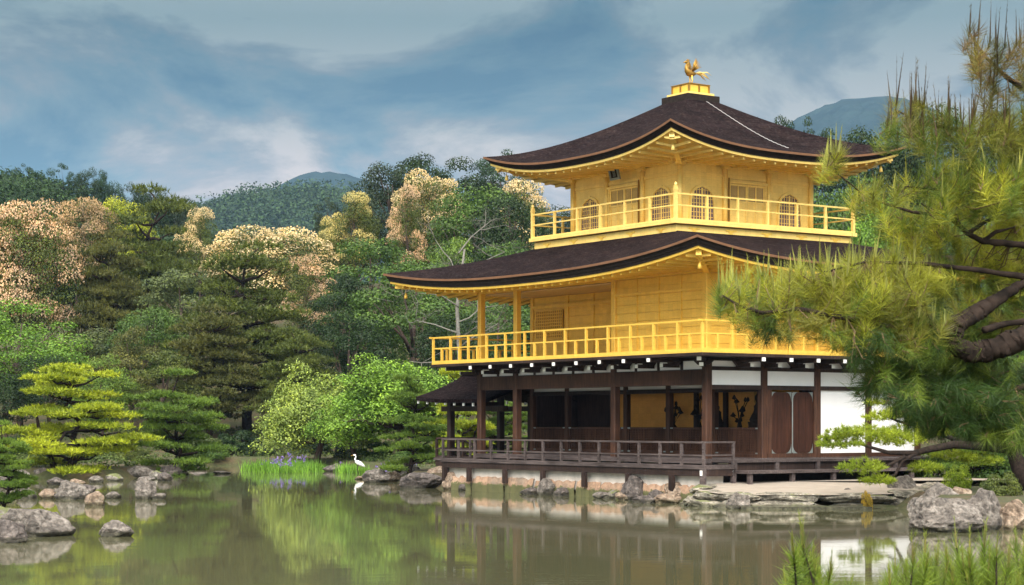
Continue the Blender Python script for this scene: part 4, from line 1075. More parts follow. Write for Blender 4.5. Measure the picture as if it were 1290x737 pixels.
T('broad', 570, 385, 108, 90, 'dark', 'dark green tree left of the golden upper railing', SL, 0)
T('broad', 690, 380, 112, 90, 'dark', 'dark tree behind the golden upper porch', SL, 2)
# right, behind the pavilion
T('airy', 958, 133, 150, 50, 'black', 'small dark pine over the right slope of the top roof, nearest the chain', SL, 0)
T('airy', 990, 137, 152, 54, 'dark', 'dark pine over the right slope of the top roof, middle one', SL, 1)
T('airy', 1024, 131, 148, 60, 'dark', 'tallest dark pine over the right slope of the top roof', SL, 0)
T('broad', 1100, 150, 150, 120, 'dark', 'dark tree above the right tip of the top roof', SL, 0)
T('broad', 1175, 125, 150, 130, 'dark', 'dark tree behind the near pine at the upper right', SL, 1)
T('broad', 1250, 130, 140, 110, 'dark', 'dark tree behind the near pine by the right frame edge', SL, 2)
T('broad', 1060, 190, 128, 120, 'mid', 'mid green tree right of the third storey', SL, 1)
T('broad', 1030, 225, 116, 100, 'mid', 'green tree behind the right end of the balcony', SL, 0)
T('broad', 1100, 240, 112, 90, 'bright', 'light green tree behind the right balcony corner', SL, 2)
T('broad', 1185, 235, 108, 110, 'mid', 'green tree behind the near pine right of the balcony', SL, 0)
T('broad', 1270, 250, 100, 120, 'pineg', 'green tree behind the near pine at mid height by the right edge', SL, 1)
T('broad', 1200, 360, 86, 130, 'dark', 'dark tree behind the near pine and the white wall', SL, 2)
T('broad', 1300, 380, 82, 120, 'mid', 'green tree at the right frame edge behind the near pine branch', SL, 0)
T('fine', 1130, 330, 96, 100, 'dark', 'dark conifer right of the second storey', SL, 0)
for k, (px, yt, d) in enumerate([(700, 250, 150), (760, 240, 150), (830, 240, 150), (900, 240, 150), (960, 235, 150)]):
    T('broad', px, yt, d, 90, 'dark', 'dark tree on the slope hidden by the pavilion', 'trees on the slope hidden by the pavilion')
for k, (px, yt, d) in enumerate([(1340, 180, 140), (1420, 150, 140), (1500, 140, 135), (1590, 150, 140), (1380, 260, 105), (1470, 250, 100), (1570, 240, 105), (1680, 200, 120), (-130, 240, 130), (-220, 250, 130), (-110, 380, 108), (-200, 380, 108)]):
    T('broad', px, yt, d, 110, 'dark' if k % 2 else 'mid', 'tree on the slope beyond the frame edges of the photo', 'trees on the slope beyond the frame edges')
# shrubs along the far bank
BK = 'shrubs along the far bank'
for px, yt, d, w_, c, l in [(15, 548, 97, 60, 'dark', 'dark shrub behind the yellow garden pine at the far left'), (250, 548, 101, 70, 'grey', 'grey green shrub right of the second garden pine'),
                            (300, 540, 103, 70, 'dark', 'dark shrub on the far bank below the red pine'), (345, 552, 103, 60, 'grey', 'grey green shrub behind the iris bed'),
                            (395, 545, 104, 60, 'dark', 'dark shrub between iris bed and maple trunk'), (475, 552, 94, 60, 'mid', 'green shrub behind the white heron'), (120, 556, 98, 60, 'mid', 'green shrub between the two garden pines'),
  (60, 552, 90, 60, 'dark', 'dark shrub right behind the trunks of the yellow pine'), (165, 560, 92, 50, 'olive', 'olive shrub left behind the second garden pine'), (270, 562, 99, 44, 'mid', 'small green shrub by the water right of the second garden pine'), (-20, 560, 88, 60, 'olive', 'olive shrub at the left frame edge'), (325, 560, 101, 46, 'dark', 'small dark shrub behind the left end of the iris bed'), (440, 556, 98, 50, 'dark', 'dark shrub right of the maple trunk'), (525, 560, 84, 60, 'mid', 'green shrub behind the porch pine trunk'), (600, 548, 88, 80, 'dark', 'dark shrub behind the fishing porch')]:
    T('bush', px, yt, d, w_, c, l, BK)
# maples and garden pines at the water
T('maple', 398, 432, 95, 150, 'lichen', 'pale green lichened maple leaning over the iris bed', 'bright maples by the pond', 0, ry=.4)
T('maple', 500, 416, 90, 190, 'maple', 'fresh green maple left of the pavilion', 'bright maples by the pond', 1)
T('maple', 446, 462, 93, 120, 'maple', 'vivid green maple between the lichened maple and the pine', 'bright maples by the pond', 1)
PG = 'garden pines by the pond'
T('pad', 84, 458, 77, 186, 'pinehi', 'yellow green cloud pruned pine with two trunks on the left shore', PG, 0)
T('pad', 213, 484, 80, 132, 'pineg', 'mid green cloud pruned pine on the rocky point', PG, 1)
T('pad', 514, 472, 72, 104, 'pineg', 'cloud pruned pine beside the roofed fishing porch', PG, 2)
T('pad', 585, 455, 84, 90, 'pinehi', 'yellowish pine behind the fishing porch roof', PG, 0)
T('pad', 640, 500, 86, 110, 'pineg', 'green pine seen through the fishing porch posts', PG, 1)
T('pad', 2, 545, 47, 84, 'pineg', 'dark green pine sprays at the left frame edge', PG, 1, zb=.2)
T('bush', 1206, 583, 52, 42, 'lime', 'small bright lime green clipped shrub on the right terrace', None, 0)
T('bush', 1262, 596, 47, 60, 'olive', 'low olive shrub beside the rocks at the right edge', None, 1)

def undergrowth():
    g = np.random.default_rng(77); n = 5200; x = g.uniform(-36, 6, n); y = g.uniform(77, 114, n)
    s = sdf(LAND, x, y); k = (s > .9) & (np.sin(x * .8) + np.sin(y * .9 + x * .3) + g.normal(size=n) * .6 > -.5); x, y = x[k], y[k]; z = height(x, y); m_ = 26
    c = np.repeat(np.stack([x, y, z], 1), m_, 0); r_ = np.repeat(g.uniform(.12, .42, len(x)), m_)[:, None]
    d = dirs(len(c), g); d[:, 2] = np.abs(d[:, 2]); c = c + d * r_
    o = link('undergrowth', np_mesh('undergrowth', cards(c, unit(d + g.normal(size=d.shape) * .4), .035 * g.uniform(.6, 1.2, len(c)), .06 * g.uniform(.6, 1.2, len(c)), g), 4, M['leaf']), None, label='low mixed green undergrowth on the far bank', cat='ground cover', kind='stuff'); o.color = (.075, .11, .032, 1)
undergrowth()
# bare grey tree behind the lower roof
g = np.random.default_rng(91); m = MB(); dx, dy = W(578, 100); bare = empty('bare_tree', (dx, dy, hz_at(dx, dy) - .1), 0, label='leafless grey tree with twisted limbs behind the lower roof', cat='tree')
def bare_branch(a, d, L, r, depth):
    pts = [a]; dd = np.array(d, float)
    for i in range(4):
        dd = dd + g.normal(size=3) * .22 + np.array([0, 0, .03]); dd /= np.linalg.norm(dd); pts.append(pts[-1] + dd * L / 4)
    m.tube([tuple(p) for p in pts], [r, r * .85, r * .7, r * .55, r * .4], 6 if depth < 2 else 4)
    if depth < 5:
        for k in range(3 if depth else 5):
            i = g.integers(1, 5); nd = dd * .5 + g.normal(size=3) * .75; nd[2] = nd[2] * .7 + .12; nd /= np.linalg.norm(nd)
            bare_branch(pts[i], nd, L * g.uniform(.5, .72), r * .48, depth + 1)
zt = 11.0
m.tube([(0, 0, 0), (.1, 0, 4), (-.1, .1, 8), (.3, 0, zt)], [.17, .13, .10, .05], 8)
for zz, a in ((5, 3.1), (5.8, -.3), (6.6, 2.8), (7.2, .4), (8.0, 3.6), (8.6, -.6), (9.5, 2.4), (10, .3), (10.8, 1.2), (6.2, -1.4), (9.0, -1.9)): bare_branch(np.array([0, 0, zz]), (math.cos(a), math.sin(a) * .7, .35), 2.7, .045, 1)
m.build('trunk', M['greybark'], bare, True)
# ------------------------------------------------------------------ rocks
def rock_mesh(seed, mat, sx, sy, sz, detail=3):
    import bmesh
    from mathutils import noise as mn
    bm = bmesh.new(); bmesh.ops.create_icosphere(bm, subdivisions=detail, radius=1)
    r = random.Random(seed); off = Vector((r.uniform(-50, 50), r.uniform(-50, 50), r.uniform(-50, 50)))
    planes = [(Vector((r.gauss(0, 1), r.gauss(0, 1), r.gauss(.15, .8))).normalized(), r.uniform(.62, .9)) for _ in range(11)]
    for v in bm.verts:
        p = v.co.copy()
        for n, d in planes:
            k = p.dot(n) - d
            if k > 0: p -= n * k * .88
        p *= 1 + .20 * mn.noise(v.co * 1.6 + off) + .10 * mn.noise(v.co * 4.1 + off) + .05 * mn.noise(v.co * 9 + off)
        v.co = Vector((p.x * sx, p.y * sy, p.z * sz))
    me = bpy.data.meshes.new('rock'); bm.to_mesh(me); bm.free(); me.materials.append(mat)
    me.polygons.foreach_set('use_smooth', [False] * len(me.polygons)); return me
RG2 = 'rocks around the pond'; rk = [0]
def rock(px, pyw, wpx, hpx, label, mi=0, depth=None, zb=None, dep=.8, rz=None, detail=3):
    """rock whose waterline sits on photo row pyw, wpx wide and hpx tall in photo pixels"""
    d = depth or HC * F_PX / (pyw - HZ); x, y = W(px, d); s = d / F_PX; rk[0] += 1
    w_ = wpx * s / 2; h_ = hpx * s
    z0 = 0 if zb is None else zb
    o = link('rock', rock_mesh(rk[0] * 7 + 3, M['rocks'][mi], w_ * 1.12, w_ * dep * 1.1, h_ * .72, detail), None, label=label, cat='rock', group=RG2)
    o.location = (x, y + w_ * dep * .6, z0 + h_ * .36); o.rotation_euler = (0, 0, 0 if rz is None else rz); return o
rock(38, 676, 84, 36, 'large pale rounded boulder in the water at the left with an orange streak', 0, rz=.3, detail=4)
rock(4, 684, 54, 26, 'dark grey boulder cut by the left frame edge in front of the large pale one', 1, detail=4)
rock(-6, 668, 50, 30, 'mossy boulder at the left frame edge', 3)
rock(143, 676, 44, 17, 'small lone rock breaking the water at the left', 0, detail=4)
rock(181, 629, 30, 24, 'upright pointed rock standing in the water', 0, detail=4)
rock(199, 629, 16, 9, 'small grey stone touching the upright pointed rock', 0)
rock(86, 629, 42, 21, 'faceted grey boulder below the yellow pine', 0, detail=4)
rock(119, 637, 28, 16, 'tan tinged rock right of the faceted grey boulder', 2)
rock(142, 628, 18, 8, 'flat small rock between faceted boulder and upright rock', 0)
rock(58, 628, 20, 11, 'grey rock left of the faceted grey boulder', 2)
rock(34, 628, 24, 12, 'rounded grey rock near the left shore', 0)
rock(106, 623, 28, 12, 'dark brown rock just behind the faceted grey boulder', 1)
rock(12, 606, 44, 18, 'whitish boulder on the far left shore', 0)
rock(52, 603, 24, 14, 'pale stone on the left shore under the yellow pine', 0)
rock(132, 602, 28, 14, 'pale stone on the shore between the two garden pines, left one', 0)
rock(103, 603, 26, 12, 'pale stone right below the trunks of the yellow pine', 2)
rock(172, 602, 34, 15, 'pale stone on the shore left of the second garden pine', 0)
rock(150, 600, 24, 10, 'tan stone on the shore between the two garden pines', 2)
rock(214, 600, 28, 13, 'dark rock at the foot of the second garden pine', 1)
rock(196, 603, 20, 10, 'mossy rock left of the second garden pine trunk', 3)
for k_, (px_, py_, w_, h_, mi_, l_) in enumerate([(-10, 612, 40, 16, 1, 'dark rock on the left shore at the frame edge'), (24, 615, 26, 12, 0, 'grey rock on the left shore below the whitish boulder'), (70, 611, 30, 13, 1, 'dark rock under the yellow pine roots'), (96, 612, 24, 10, 2, 'tan rock under the yellow pine roots'), (120, 608, 22, 10, 0, 'small grey rock on the shore right of the yellow pine'),
    (143, 606, 26, 11, 3, 'mossy rock on the shore between the garden pines'), (183, 608, 26, 11, 0, 'grey rock before the second garden pine'), (206, 606, 26, 12, 1, 'dark rock under the second garden pine'), (226, 599, 26, 10, 3, 'mossy rock just right of the second garden pine'), (248, 592, 30, 8, 1, 'low dark rock on the far bank right of the second garden pine')]):
    rock(px_, py_, w_ * .8, h_ * .8, l_, mi_)
rock(278, 597, 22, 4, 'flat dark stone just breaking the far water', 1)
rock(420, 594, 26, 9, 'dark rock between the iris bed and the heron', 1)
# rocks left of the pavilion
rock(475, 608, 34, 17, 'grey lichened boulder right of the heron', 0, detail=4)
rock(494, 607, 24, 14, 'orange brown stone between two grey boulders right of the heron', 2)
rock(514, 606, 34, 20, 'grey boulder at the foot of the porch pine', 0)
rock(531, 615, 52, 20, 'long low grey rock in the water left of the stilts', 1, detail=4)
rock(552, 610, 40, 24, 'tan and grey rock under the deck corner', 2)
rock(573, 617, 30, 22, 'tan upright stone just right of the deck corner', 2)
rock(456, 604, 20, 4, 'flat pinkish stone near the heron', 2)
# rocks along the stone base of the pavilion, from left to right
bw = [(621, 616, 30, 28, 1, 'dark jagged rock at the stone base, farthest left under the deck'), (690, 624, 26, 22, 0, 'squat grey rock at the stone base left of its middle'), (744, 625, 36, 26, 1, 'brown grey rock at the middle of the stone base'),
      (800, 630, 34, 34, 1, 'tallest dark rock at the stone base'), (812, 634, 30, 10, 1, 'low dark rock in front of the tallest one'), (858, 632, 40, 32, 2, 'reddish domed rock at the stone base near its right end'),
      (600, 617, 24, 14, 3, 'mossy green stone at the stone base near the left end'), (842, 634, 34, 12, 2, 'low tan rock before the reddish domed rock'), (655, 621, 22, 12, 2, 'small tan stone at the stone base left of the squat grey rock'), (722, 624, 22, 14, 3, 'mossy stone at the stone base left of the brown grey rock'), (776, 628, 20, 12, 3, 'mossy stone at the stone base left of the tallest dark rock')]
bw += [(px_, py_, w_, h_, mi_, 'small waterline rock under the deck, ' + l_) for px_, py_, w_, h_, mi_, l_ in [(588, 618, 20, 9, 1, 'left of the mossy green stone'), (637, 620, 24, 10, 0, 'right of the dark jagged rock'), (668, 623, 24, 9, 1, 'between small tan stone and squat grey rock'), (708, 625, 22, 10, 1, 'right of the squat grey rock'), (760, 628, 24, 9, 0, 'right of the brown grey rock'),
    (786, 630, 20, 10, 2, 'touching the left side of the tallest dark rock'), (826, 632, 24, 14, 1, 'between the tallest dark rock and the reddish dome'), (880, 634, 24, 14, 1, 'right of the reddish dome at the terrace corner')]]
for px, py, w_, h_, mi, l in bw: rock(px, py, w_, h_, l, mi, detail=4 if w_ > 30 else 3)
# rocks on the right shore
rock(930, 641, 32, 19, 'whitish grey rock in the water before the terrace', 0, detail=4)
rock(992, 640, 34, 18, 'lichened grey rock against the terrace wall', 0, detail=4)
rock(1070, 637, 34, 20, 'dark block shaped rock against the terrace wall', 1)
rock(1142, 636, 46, 34, 'grey boulder at the right end of the terrace wall', 0, detail=4)
rock(1162, 628, 30, 22, 'dark boulder behind the right end of the terrace', 1)
rock(1185, 642, 52, 34, 'grey boulder left of the big shore boulder and behind it', 0, depth=48, zb=0, detail=4)
rock(1212, 628, 30, 16, 'pale stone below the lime green shrub', 2, depth=48.5, zb=.3)
rock(1201, 670, 104, 44, 'very large lichened boulder in the water at the right', 0, detail=5)
rock(1243, 668, 54, 46, 'upright shoulder boulder right behind the very large one', 0, depth=39.8, detail=4)
rock(1285, 668, 48, 34, 'reddish grey boulder cut by the right frame edge', 2, detail=4)
rock(1235, 634, 34, 18, 'dark stone on the right shore under the low olive shrub', 1, depth=46.5, zb=.15)

# stone embankment under the deck and the terrace on the east
def mat_stonewall():
    m = Mat('pinkish_stone'); c = m.coord(); n = m.noise(c, .9, 6, .6); g2 = m.noise(c, 7, 6, .7)
    col = m.ramp(n, [(.3, (.18, .15, .12)), (.5, (.31, .20, .135)), (.7, (.39, .28, .20))])
    col = m.mix(col, m.ramp(g2, [(.3, (.6, .58, .55)), (.6, (1.15, 1.12, 1.1))]), 1, 'MULTIPLY')
    sp = m.N.new('ShaderNodeSeparateXYZ'); m.L.new(m.tc.outputs['Object'], sp.inputs[0])
    ad = m.N.new('ShaderNodeMath'); ad.operation = 'MULTIPLY_ADD'; m.L.new(g2, ad.inputs[0]); ad.inputs[1].default_value = -.5; m.L.new(sp.outputs[2], ad.inputs[2])
    col = m.mix((.07, .08, .025), col, m.ramp(ad.outputs[0], [(-.0 + .0, (.1, .1, .1)), (.02, (1, 1, 1))]))
    m.base(col); m.set(Roughness=.9); m.bump(g2, .6, .04); return m.m
M['stonewall'] = mat_stonewall()
M['limeplaster'] = mat_plain('weathered_lime_plaster', (.46, .42, .38), .9, 0, .3, 2.5, .4)
M['sand'] = mat_plain('pale_sand', (.29, .25, .21), .95, 0, .16, 2.2, .3)
M['slabstone'] = mat_rock('terrace_stone', (.06, .055, .04), (.20, .18, .145), (.40, .36, .30), .05)
emb = empty('stone_embankment', (BC[0], BC[1], 0), BA, label='pinkish stone embankment with pale plaster band under the deck', cat='embankment')
r = random.Random(3); x = -6.3
while x < 6.2:
    w_ = r.uniform(1.2, 2.4); m = MB(); x1 = min(6.5, x + w_); n = 10; top = [r.uniform(.40, .50) for _ in range(n + 1)]; fr = [r.uniform(-.05, .05) for _ in range(n + 1)]
    vs = []
    for k in range(n + 1):
        xx = x + .015 + (x1 - x - .03) * k / n; e = -.05 if k in (0, n) else 0
        vs += [(xx, -5.31 + fr[k] * .6 - e, -.7), (xx, -5.35 + fr[k] * .6 - e, top[k] * .5), (xx, -5.29 + fr[k] * .6 - e, top[k] + e * .4), (xx, -5.10, top[k] + e * .4)]
    fs = [(4 * k + j, 4 * k + 4 + j, 4 * k + 5 + j, 4 * k + 1 + j) for k in range(n) for j in range(3)]
    m.add(vs, fs); m.build('base_stone', M['stonewall'], emb); x = x1
m = MB(); m.box(-6.2, 6.75, -5.22, -4.5, .2, .738); m.build('plaster_band', M['limeplaster'], emb)
m = MB(); m.box(-6.38, -6.31, -5.2, 3, -.6, .55); m.build('base_stone', M['stonewall'], emb)

ter = empty('stone_terrace', (0, 0, 0), 0, label='sand topped stone terrace east of the pavilion', cat='terrace')
tp = [B2W(6.55, -4.72), W(879, 51.3), W(905, 50.3), W(960, 49.8), W(1040, 49.7), W(1120, 49.9), W(1160, 51), W(1190, 56), W(1260, 58), B2W(14, 8), B2W(7.3, 8)]
m = MB(); zt = .53; n = len(tp); zz = [.55, .40, .36, .34, .34, .36, .42, .5, .6, .62, .60]; cx_, cy_ = B2W(7.2, -2.5); m.add([(x, y, z) for (x, y), z in zip(tp, zz)] + [(cx_, cy_, .56)], [(i, (i + 1) % n, n) for i in range(n)]); m.build('sand_top', M['sand'], ter)
edge = tp[0:8]; ez = [.55, .40, .36, .34, .34, .36, .42, .5]; q = 0
for i_, (a, b) in enumerate(zip(edge, edge[1:])):
    L_ = math.hypot(b[0] - a[0], b[1] - a[1]); k = max(1, int(L_ / 1.25)); ang = math.atan2(b[1] - a[1], b[0] - a[0])
    for i in range(k):
        f = (i + .5) / k; q += 1; zt_ = ez[i_] + (ez[i_ + 1] - ez[i_]) * f; hl = L_ / k / 2
        for lev in (0, 1):
            o_ = link('edge_stone', rock_mesh(900 + q * 2 + lev, M['slabstone'], hl * (1.22 if lev else 1.35), .42 if lev else .55, .17 if lev else .30, 4), ter)
            o_.location = (a[0] + (b[0] - a[0]) * f + r.uniform(-.1, .1), a[1] + (b[1] - a[1]) * f + (.30 if lev else .12), (zt_ - .085) if lev else (zt_ - .42)); o_.rotation_euler = (0, 0, ang + r.uniform(-.05, .05))
m = MB(); m.box(W(935, 49)[0], W(1100, 49)[0], 49.15, 49.75, -.5, .06); m.build('lower_ledge', M['slabstone'], ter)

# ------------------------------------------------------------------ irises, heron, small things
def iris_bed(px0, px1, d0, d1, n, label, hgt=.62, fl=.5):
    g = np.random.default_rng(int(px0)); th = g.uniform(0, 6.283, n); rr = np.sqrt(g.uniform(0, 1, n)); k0 = g.uniform(-1, 1, 9)
    px = (px0 + px1) / 2 + (px1 - px0) / 2 * rr * np.cos(th) * (1 + .15 * np.sin(5 * th)); d = (d0 + d1) / 2 + (d1 - d0) / 2 * rr * np.sin(th); x = (px - 645) / F_PX * d
    hv = hgt * (.72 + .34 * np.sin(x * 2.3 + k0[0] * 3) * np.sin(d * 1.1 + k0[1] * 3) + g.normal(size=n) * .12)
    c = np.stack([x, d, np.full(n, -.05)], 1); nb = 6; cc = np.repeat(c, nb, 0) + g.normal(size=(n * nb, 3)) * np.array([.10, .10, 0])
    dd = unit(np.array([0, 0, 1.0]) + g.normal(size=cc.shape) * .22)
    o = link('irises', np_mesh('irises', blades(cc, dd, np.repeat(hv, nb) * g.uniform(.6, 1.15, len(cc)), .022, g), 3, M['leaf']), None, label=label, cat='flowers', kind='stuff'); o.color = (.13, .27, .04, 1)
    pick = np.where(np.sin(x * 1.7 + k0[2] * 3) + .8 * np.sin(d * 1.9 + x * .8) + g.normal(size=n) * .5 > .9 - 1.6 * fl)[0]
    pick = pick[g.uniform(size=len(pick)) < fl]; k = len(pick)
    f = c[pick] + np.stack([g.normal(size=k) * .05, g.normal(size=k) * .05, hv[pick] * g.uniform(.9, 1.3, k)], 1)
    f = np.repeat(f, 5, 0) + g.normal(size=(k * 5, 3)) * .035
    b = link('blooms', np_mesh('blooms', cards(f, dirs(len(f), g), .035, .055, g), 4, M['blossom']), o); b.color = (.20, .15, .46, 1)
iris_bed(312, 410, 84.5, 92, 560, 'bed of purple irises with bright green blades in the far shallows', .66, .24)
iris_bed(426, 468, 84, 88, 170, 'clump of bright green iris blades behind the heron', .6, .10)
iris_bed(470, 552, 74, 80, 150, 'loose purple irises among the rocks left of the pavilion', .5, .6)

hx, hy = W(450, 83.5)
he = empty('heron', (hx, hy, .0), math.radians(200), label='white heron standing at the water edge by the iris blades', cat='bird')
M['heron'] = mat_plain('white_plumage', (.80, .80, .80), .8, 0, .06, 10); M['beak'] = mat_plain('yellow_beak', (.55, .33, .06), .5)
he.scale = (.78,) * 3
m = MB(); m.tube([(-.46, 0, .38), (-.36, 0, .44), (-.20, 0, .54), (-.04, 0, .62), (.08, 0, .70), (.13, 0, .80), (.10, 0, .89), (.07, 0, .96), (.10, 0, 1.03), (.16, 0, 1.045), (.21, 0, 1.035), (.23, 0, 1.03)], [.02, .07, .12, .125, .085, .05, .038, .034, .04, .042, .025, .012], 10)
m.build('body', M['heron'], he, True)
m = MB(); m.tube([(.22, 0, 1.032), (.29, 0, 1.02), (.37, 0, 1.0)], [.016, .011, .002], 6); m.build('beak', M['beak'], he)
for sy in (-.04, .04):
    m = MB(); m.tube([(-.06, sy, .54), (-.02, sy, .28), (-.06, sy, -.1)], [.02, .013, .012], 6); m.build('leg', M['darkwood'], he)

def strip_leaf(name, px, py, d, L, wd, col, label, cat, z=.01, rz=0):
    x, y = W(px, d); m = MB(); n = 6
    vs = [( -L / 2 + L * k / n, s_ * wd / 2 * math.sin(math.pi * (k + .3) / (n + .6)), z + .015 * math.sin(k)) for k in range(n + 1) for s_ in (-1, 1)] + [( -L / 2 + L * k / n, s_ * wd / 2 * math.sin(math.pi * (k + .3) / (n + .6)), z - .02) for k in range(n + 1) for s_ in (-1, 1)]
    q = 2 * (n + 1)
    m.add(vs, [(2 * k, 2 * k + 2, 2 * k + 3, 2 * k + 1) for k in range(n)] + [(2 * k, q + 2 * k, q + 2 * k + 2, 2 * k + 2) for k in range(n)] + [(2 * k + 1, 2 * k + 3, q + 2 * k + 3, q + 2 * k + 1) for k in range(n)])
    o = m.build(name, mat_plain(name + '_surface', col, .8), None, False, label=label, cat=cat); o.location = (x, y, 0); o.rotation_euler = (0, 0, rz); return o
strip_leaf('floating_leaf', 86, 664, HC * F_PX / (664 - HZ), .20, .12, (.8, .78, .76), 'white leaf floating beside the large pale boulder', 'leaf')
T('bush', 1092, 622, 49.4, 16, 'orange', 'tiny yellow orange plant growing from the terrace wall', None, 1, zb=.1)

# mid pine on the right shore: low branch of bright pads reaching over the terrace
def shore_pine():
    d0 = 50; bx, by = W(1290, 51); g = np.random.default_rng(5)
    e = empty('shore_pine', (bx, by, hz_at(bx, by) - .1), 0, label='leaning pine on the right shore with a long low branch of bright needle pads', cat='tree')
    O = Vector(e.location); t = MB()
    def Q(px, py, d): return tuple(P(px, py, d) - O)
    t.tube([Q(1294, 616, 51), Q(1284, 590, 51), Q(1276, 566, 51), Q(1285, 535, 51.2), Q(1310, 490, 51.5), Q(1330, 440, 51.5)], [.26, .22, .20, .18, .14, .08], 9)
    t.tube([Q(1278, 566, 51), Q(1235, 562, 50), Q(1200, 560, 49.2), Q(1170, 566, 48.8), Q(1150, 571, 48.6), Q(1118, 570, 48.4), Q(1085, 560, 48.2)], [.14, .12, .105, .09, .075, .055, .03], 7)
    t.tube([Q(1160, 568, 48.7), Q(1137, 580, 48.4), Q(1128, 598, 48.3), Q(1105, 606, 48.2)], [.06, .05, .04, .02], 6)
    t.tube([Q(1140, 575, 48.4), Q(1116, 588, 48.2), Q(1090, 592, 48.0)], [.05, .035, .015], 6)
    t.tube([Q(1225, 562, 50), Q(1180, 545, 49.5), Q(1130, 530, 49.5), Q(1105, 520, 49.6)], [.07, .055, .035, .02], 6)
    t.tube([Q(1282, 545, 51), Q(1240, 520, 50.5), Q(1190, 505, 50.5)], [.09, .06, .03], 6)
    pads = [(1058, 560, 48.3, 30, 9), (1095, 548, 48.6, 40, 13), (1130, 555, 48.8, 36, 13), (1085, 590, 48.0, 30, 14), (1105, 606, 48.0, 22, 9), (1150, 545, 49.4, 44, 13), (1065, 545, 48.2, 24, 8), (1112, 526, 49.4, 24, 9), (1105, 508, 49.7, 14, 8), (1140, 520, 49.8, 30, 10),
            (1180, 530, 50, 40, 14), (1220, 545, 50.6, 40, 14), (1230, 520, 50.6, 44, 14), (1265, 535, 51, 40, 14), (1195, 505, 50.4, 40, 12), (1250, 500, 50.8, 46, 14), (1200, 575, 50, 26, 9), (1235, 580, 50.5, 28, 10), (1280, 560, 51, 30, 12), (1165, 590, 49, 22, 9), (1050, 552, 48.3, 18, 6)]
    V = []
    for px, py, d, wx, wz in pads:
        c0 = np.array(Q(px, py, d)); s = d / F_PX; r_ = wx * s; k = int(150 * (wx / 30) ** 1.6)
        rad = np.sqrt(g.uniform(0, 1, k)); th = g.uniform(0, 6.283, k)
        c = c0 + np.stack([rad * np.cos(th) * r_, rad * np.sin(th) * r_ * .8, (1 - rad ** 2) * wz * s * g.uniform(-.7, 1, k)], 1)
        nn = 14; out = np.repeat(np.stack([np.cos(th) * rad, np.sin(th) * rad, np.zeros(k)], 1), nn, 0); c = np.repeat(c, nn, 0)
        dd = unit(out * .6 + np.array([0, 0, .6]) + g.normal(size=c.shape) * .55); V.append(blades(c, dd, .14 * g.uniform(.6, 1.2, len(c)), .0085, g))
    cr = link('crown', np_mesh('crown', np.concatenate(V), 3, M['needle']), e); cr.color = (.27, .34, .03, 1)
    t.build('trunk', M['pinebark'], e, True)
shore_pine()
T('pad', 1215, 480, 57, 150, 'pineg', 'green pine behind the low bright branch on the right', PG, 2)
T('bush', 1250, 556, 57, 110, 'mid', 'rounded green shrub behind the leaning pine on the right', None, 0)
T('bush', 1172, 572, 58, 70, 'pineg', 'low green shrub at the end of the east veranda', None, 1)
T('broad', 1245, 455, 68, 150, 'dark', 'dark tree filling the gap behind the leaning pine on the right', SL, 0)
T('pad', 1310, 470, 60, 120, 'pineg', 'green pine behind the leaning trunk at the right frame edge', PG, 1)

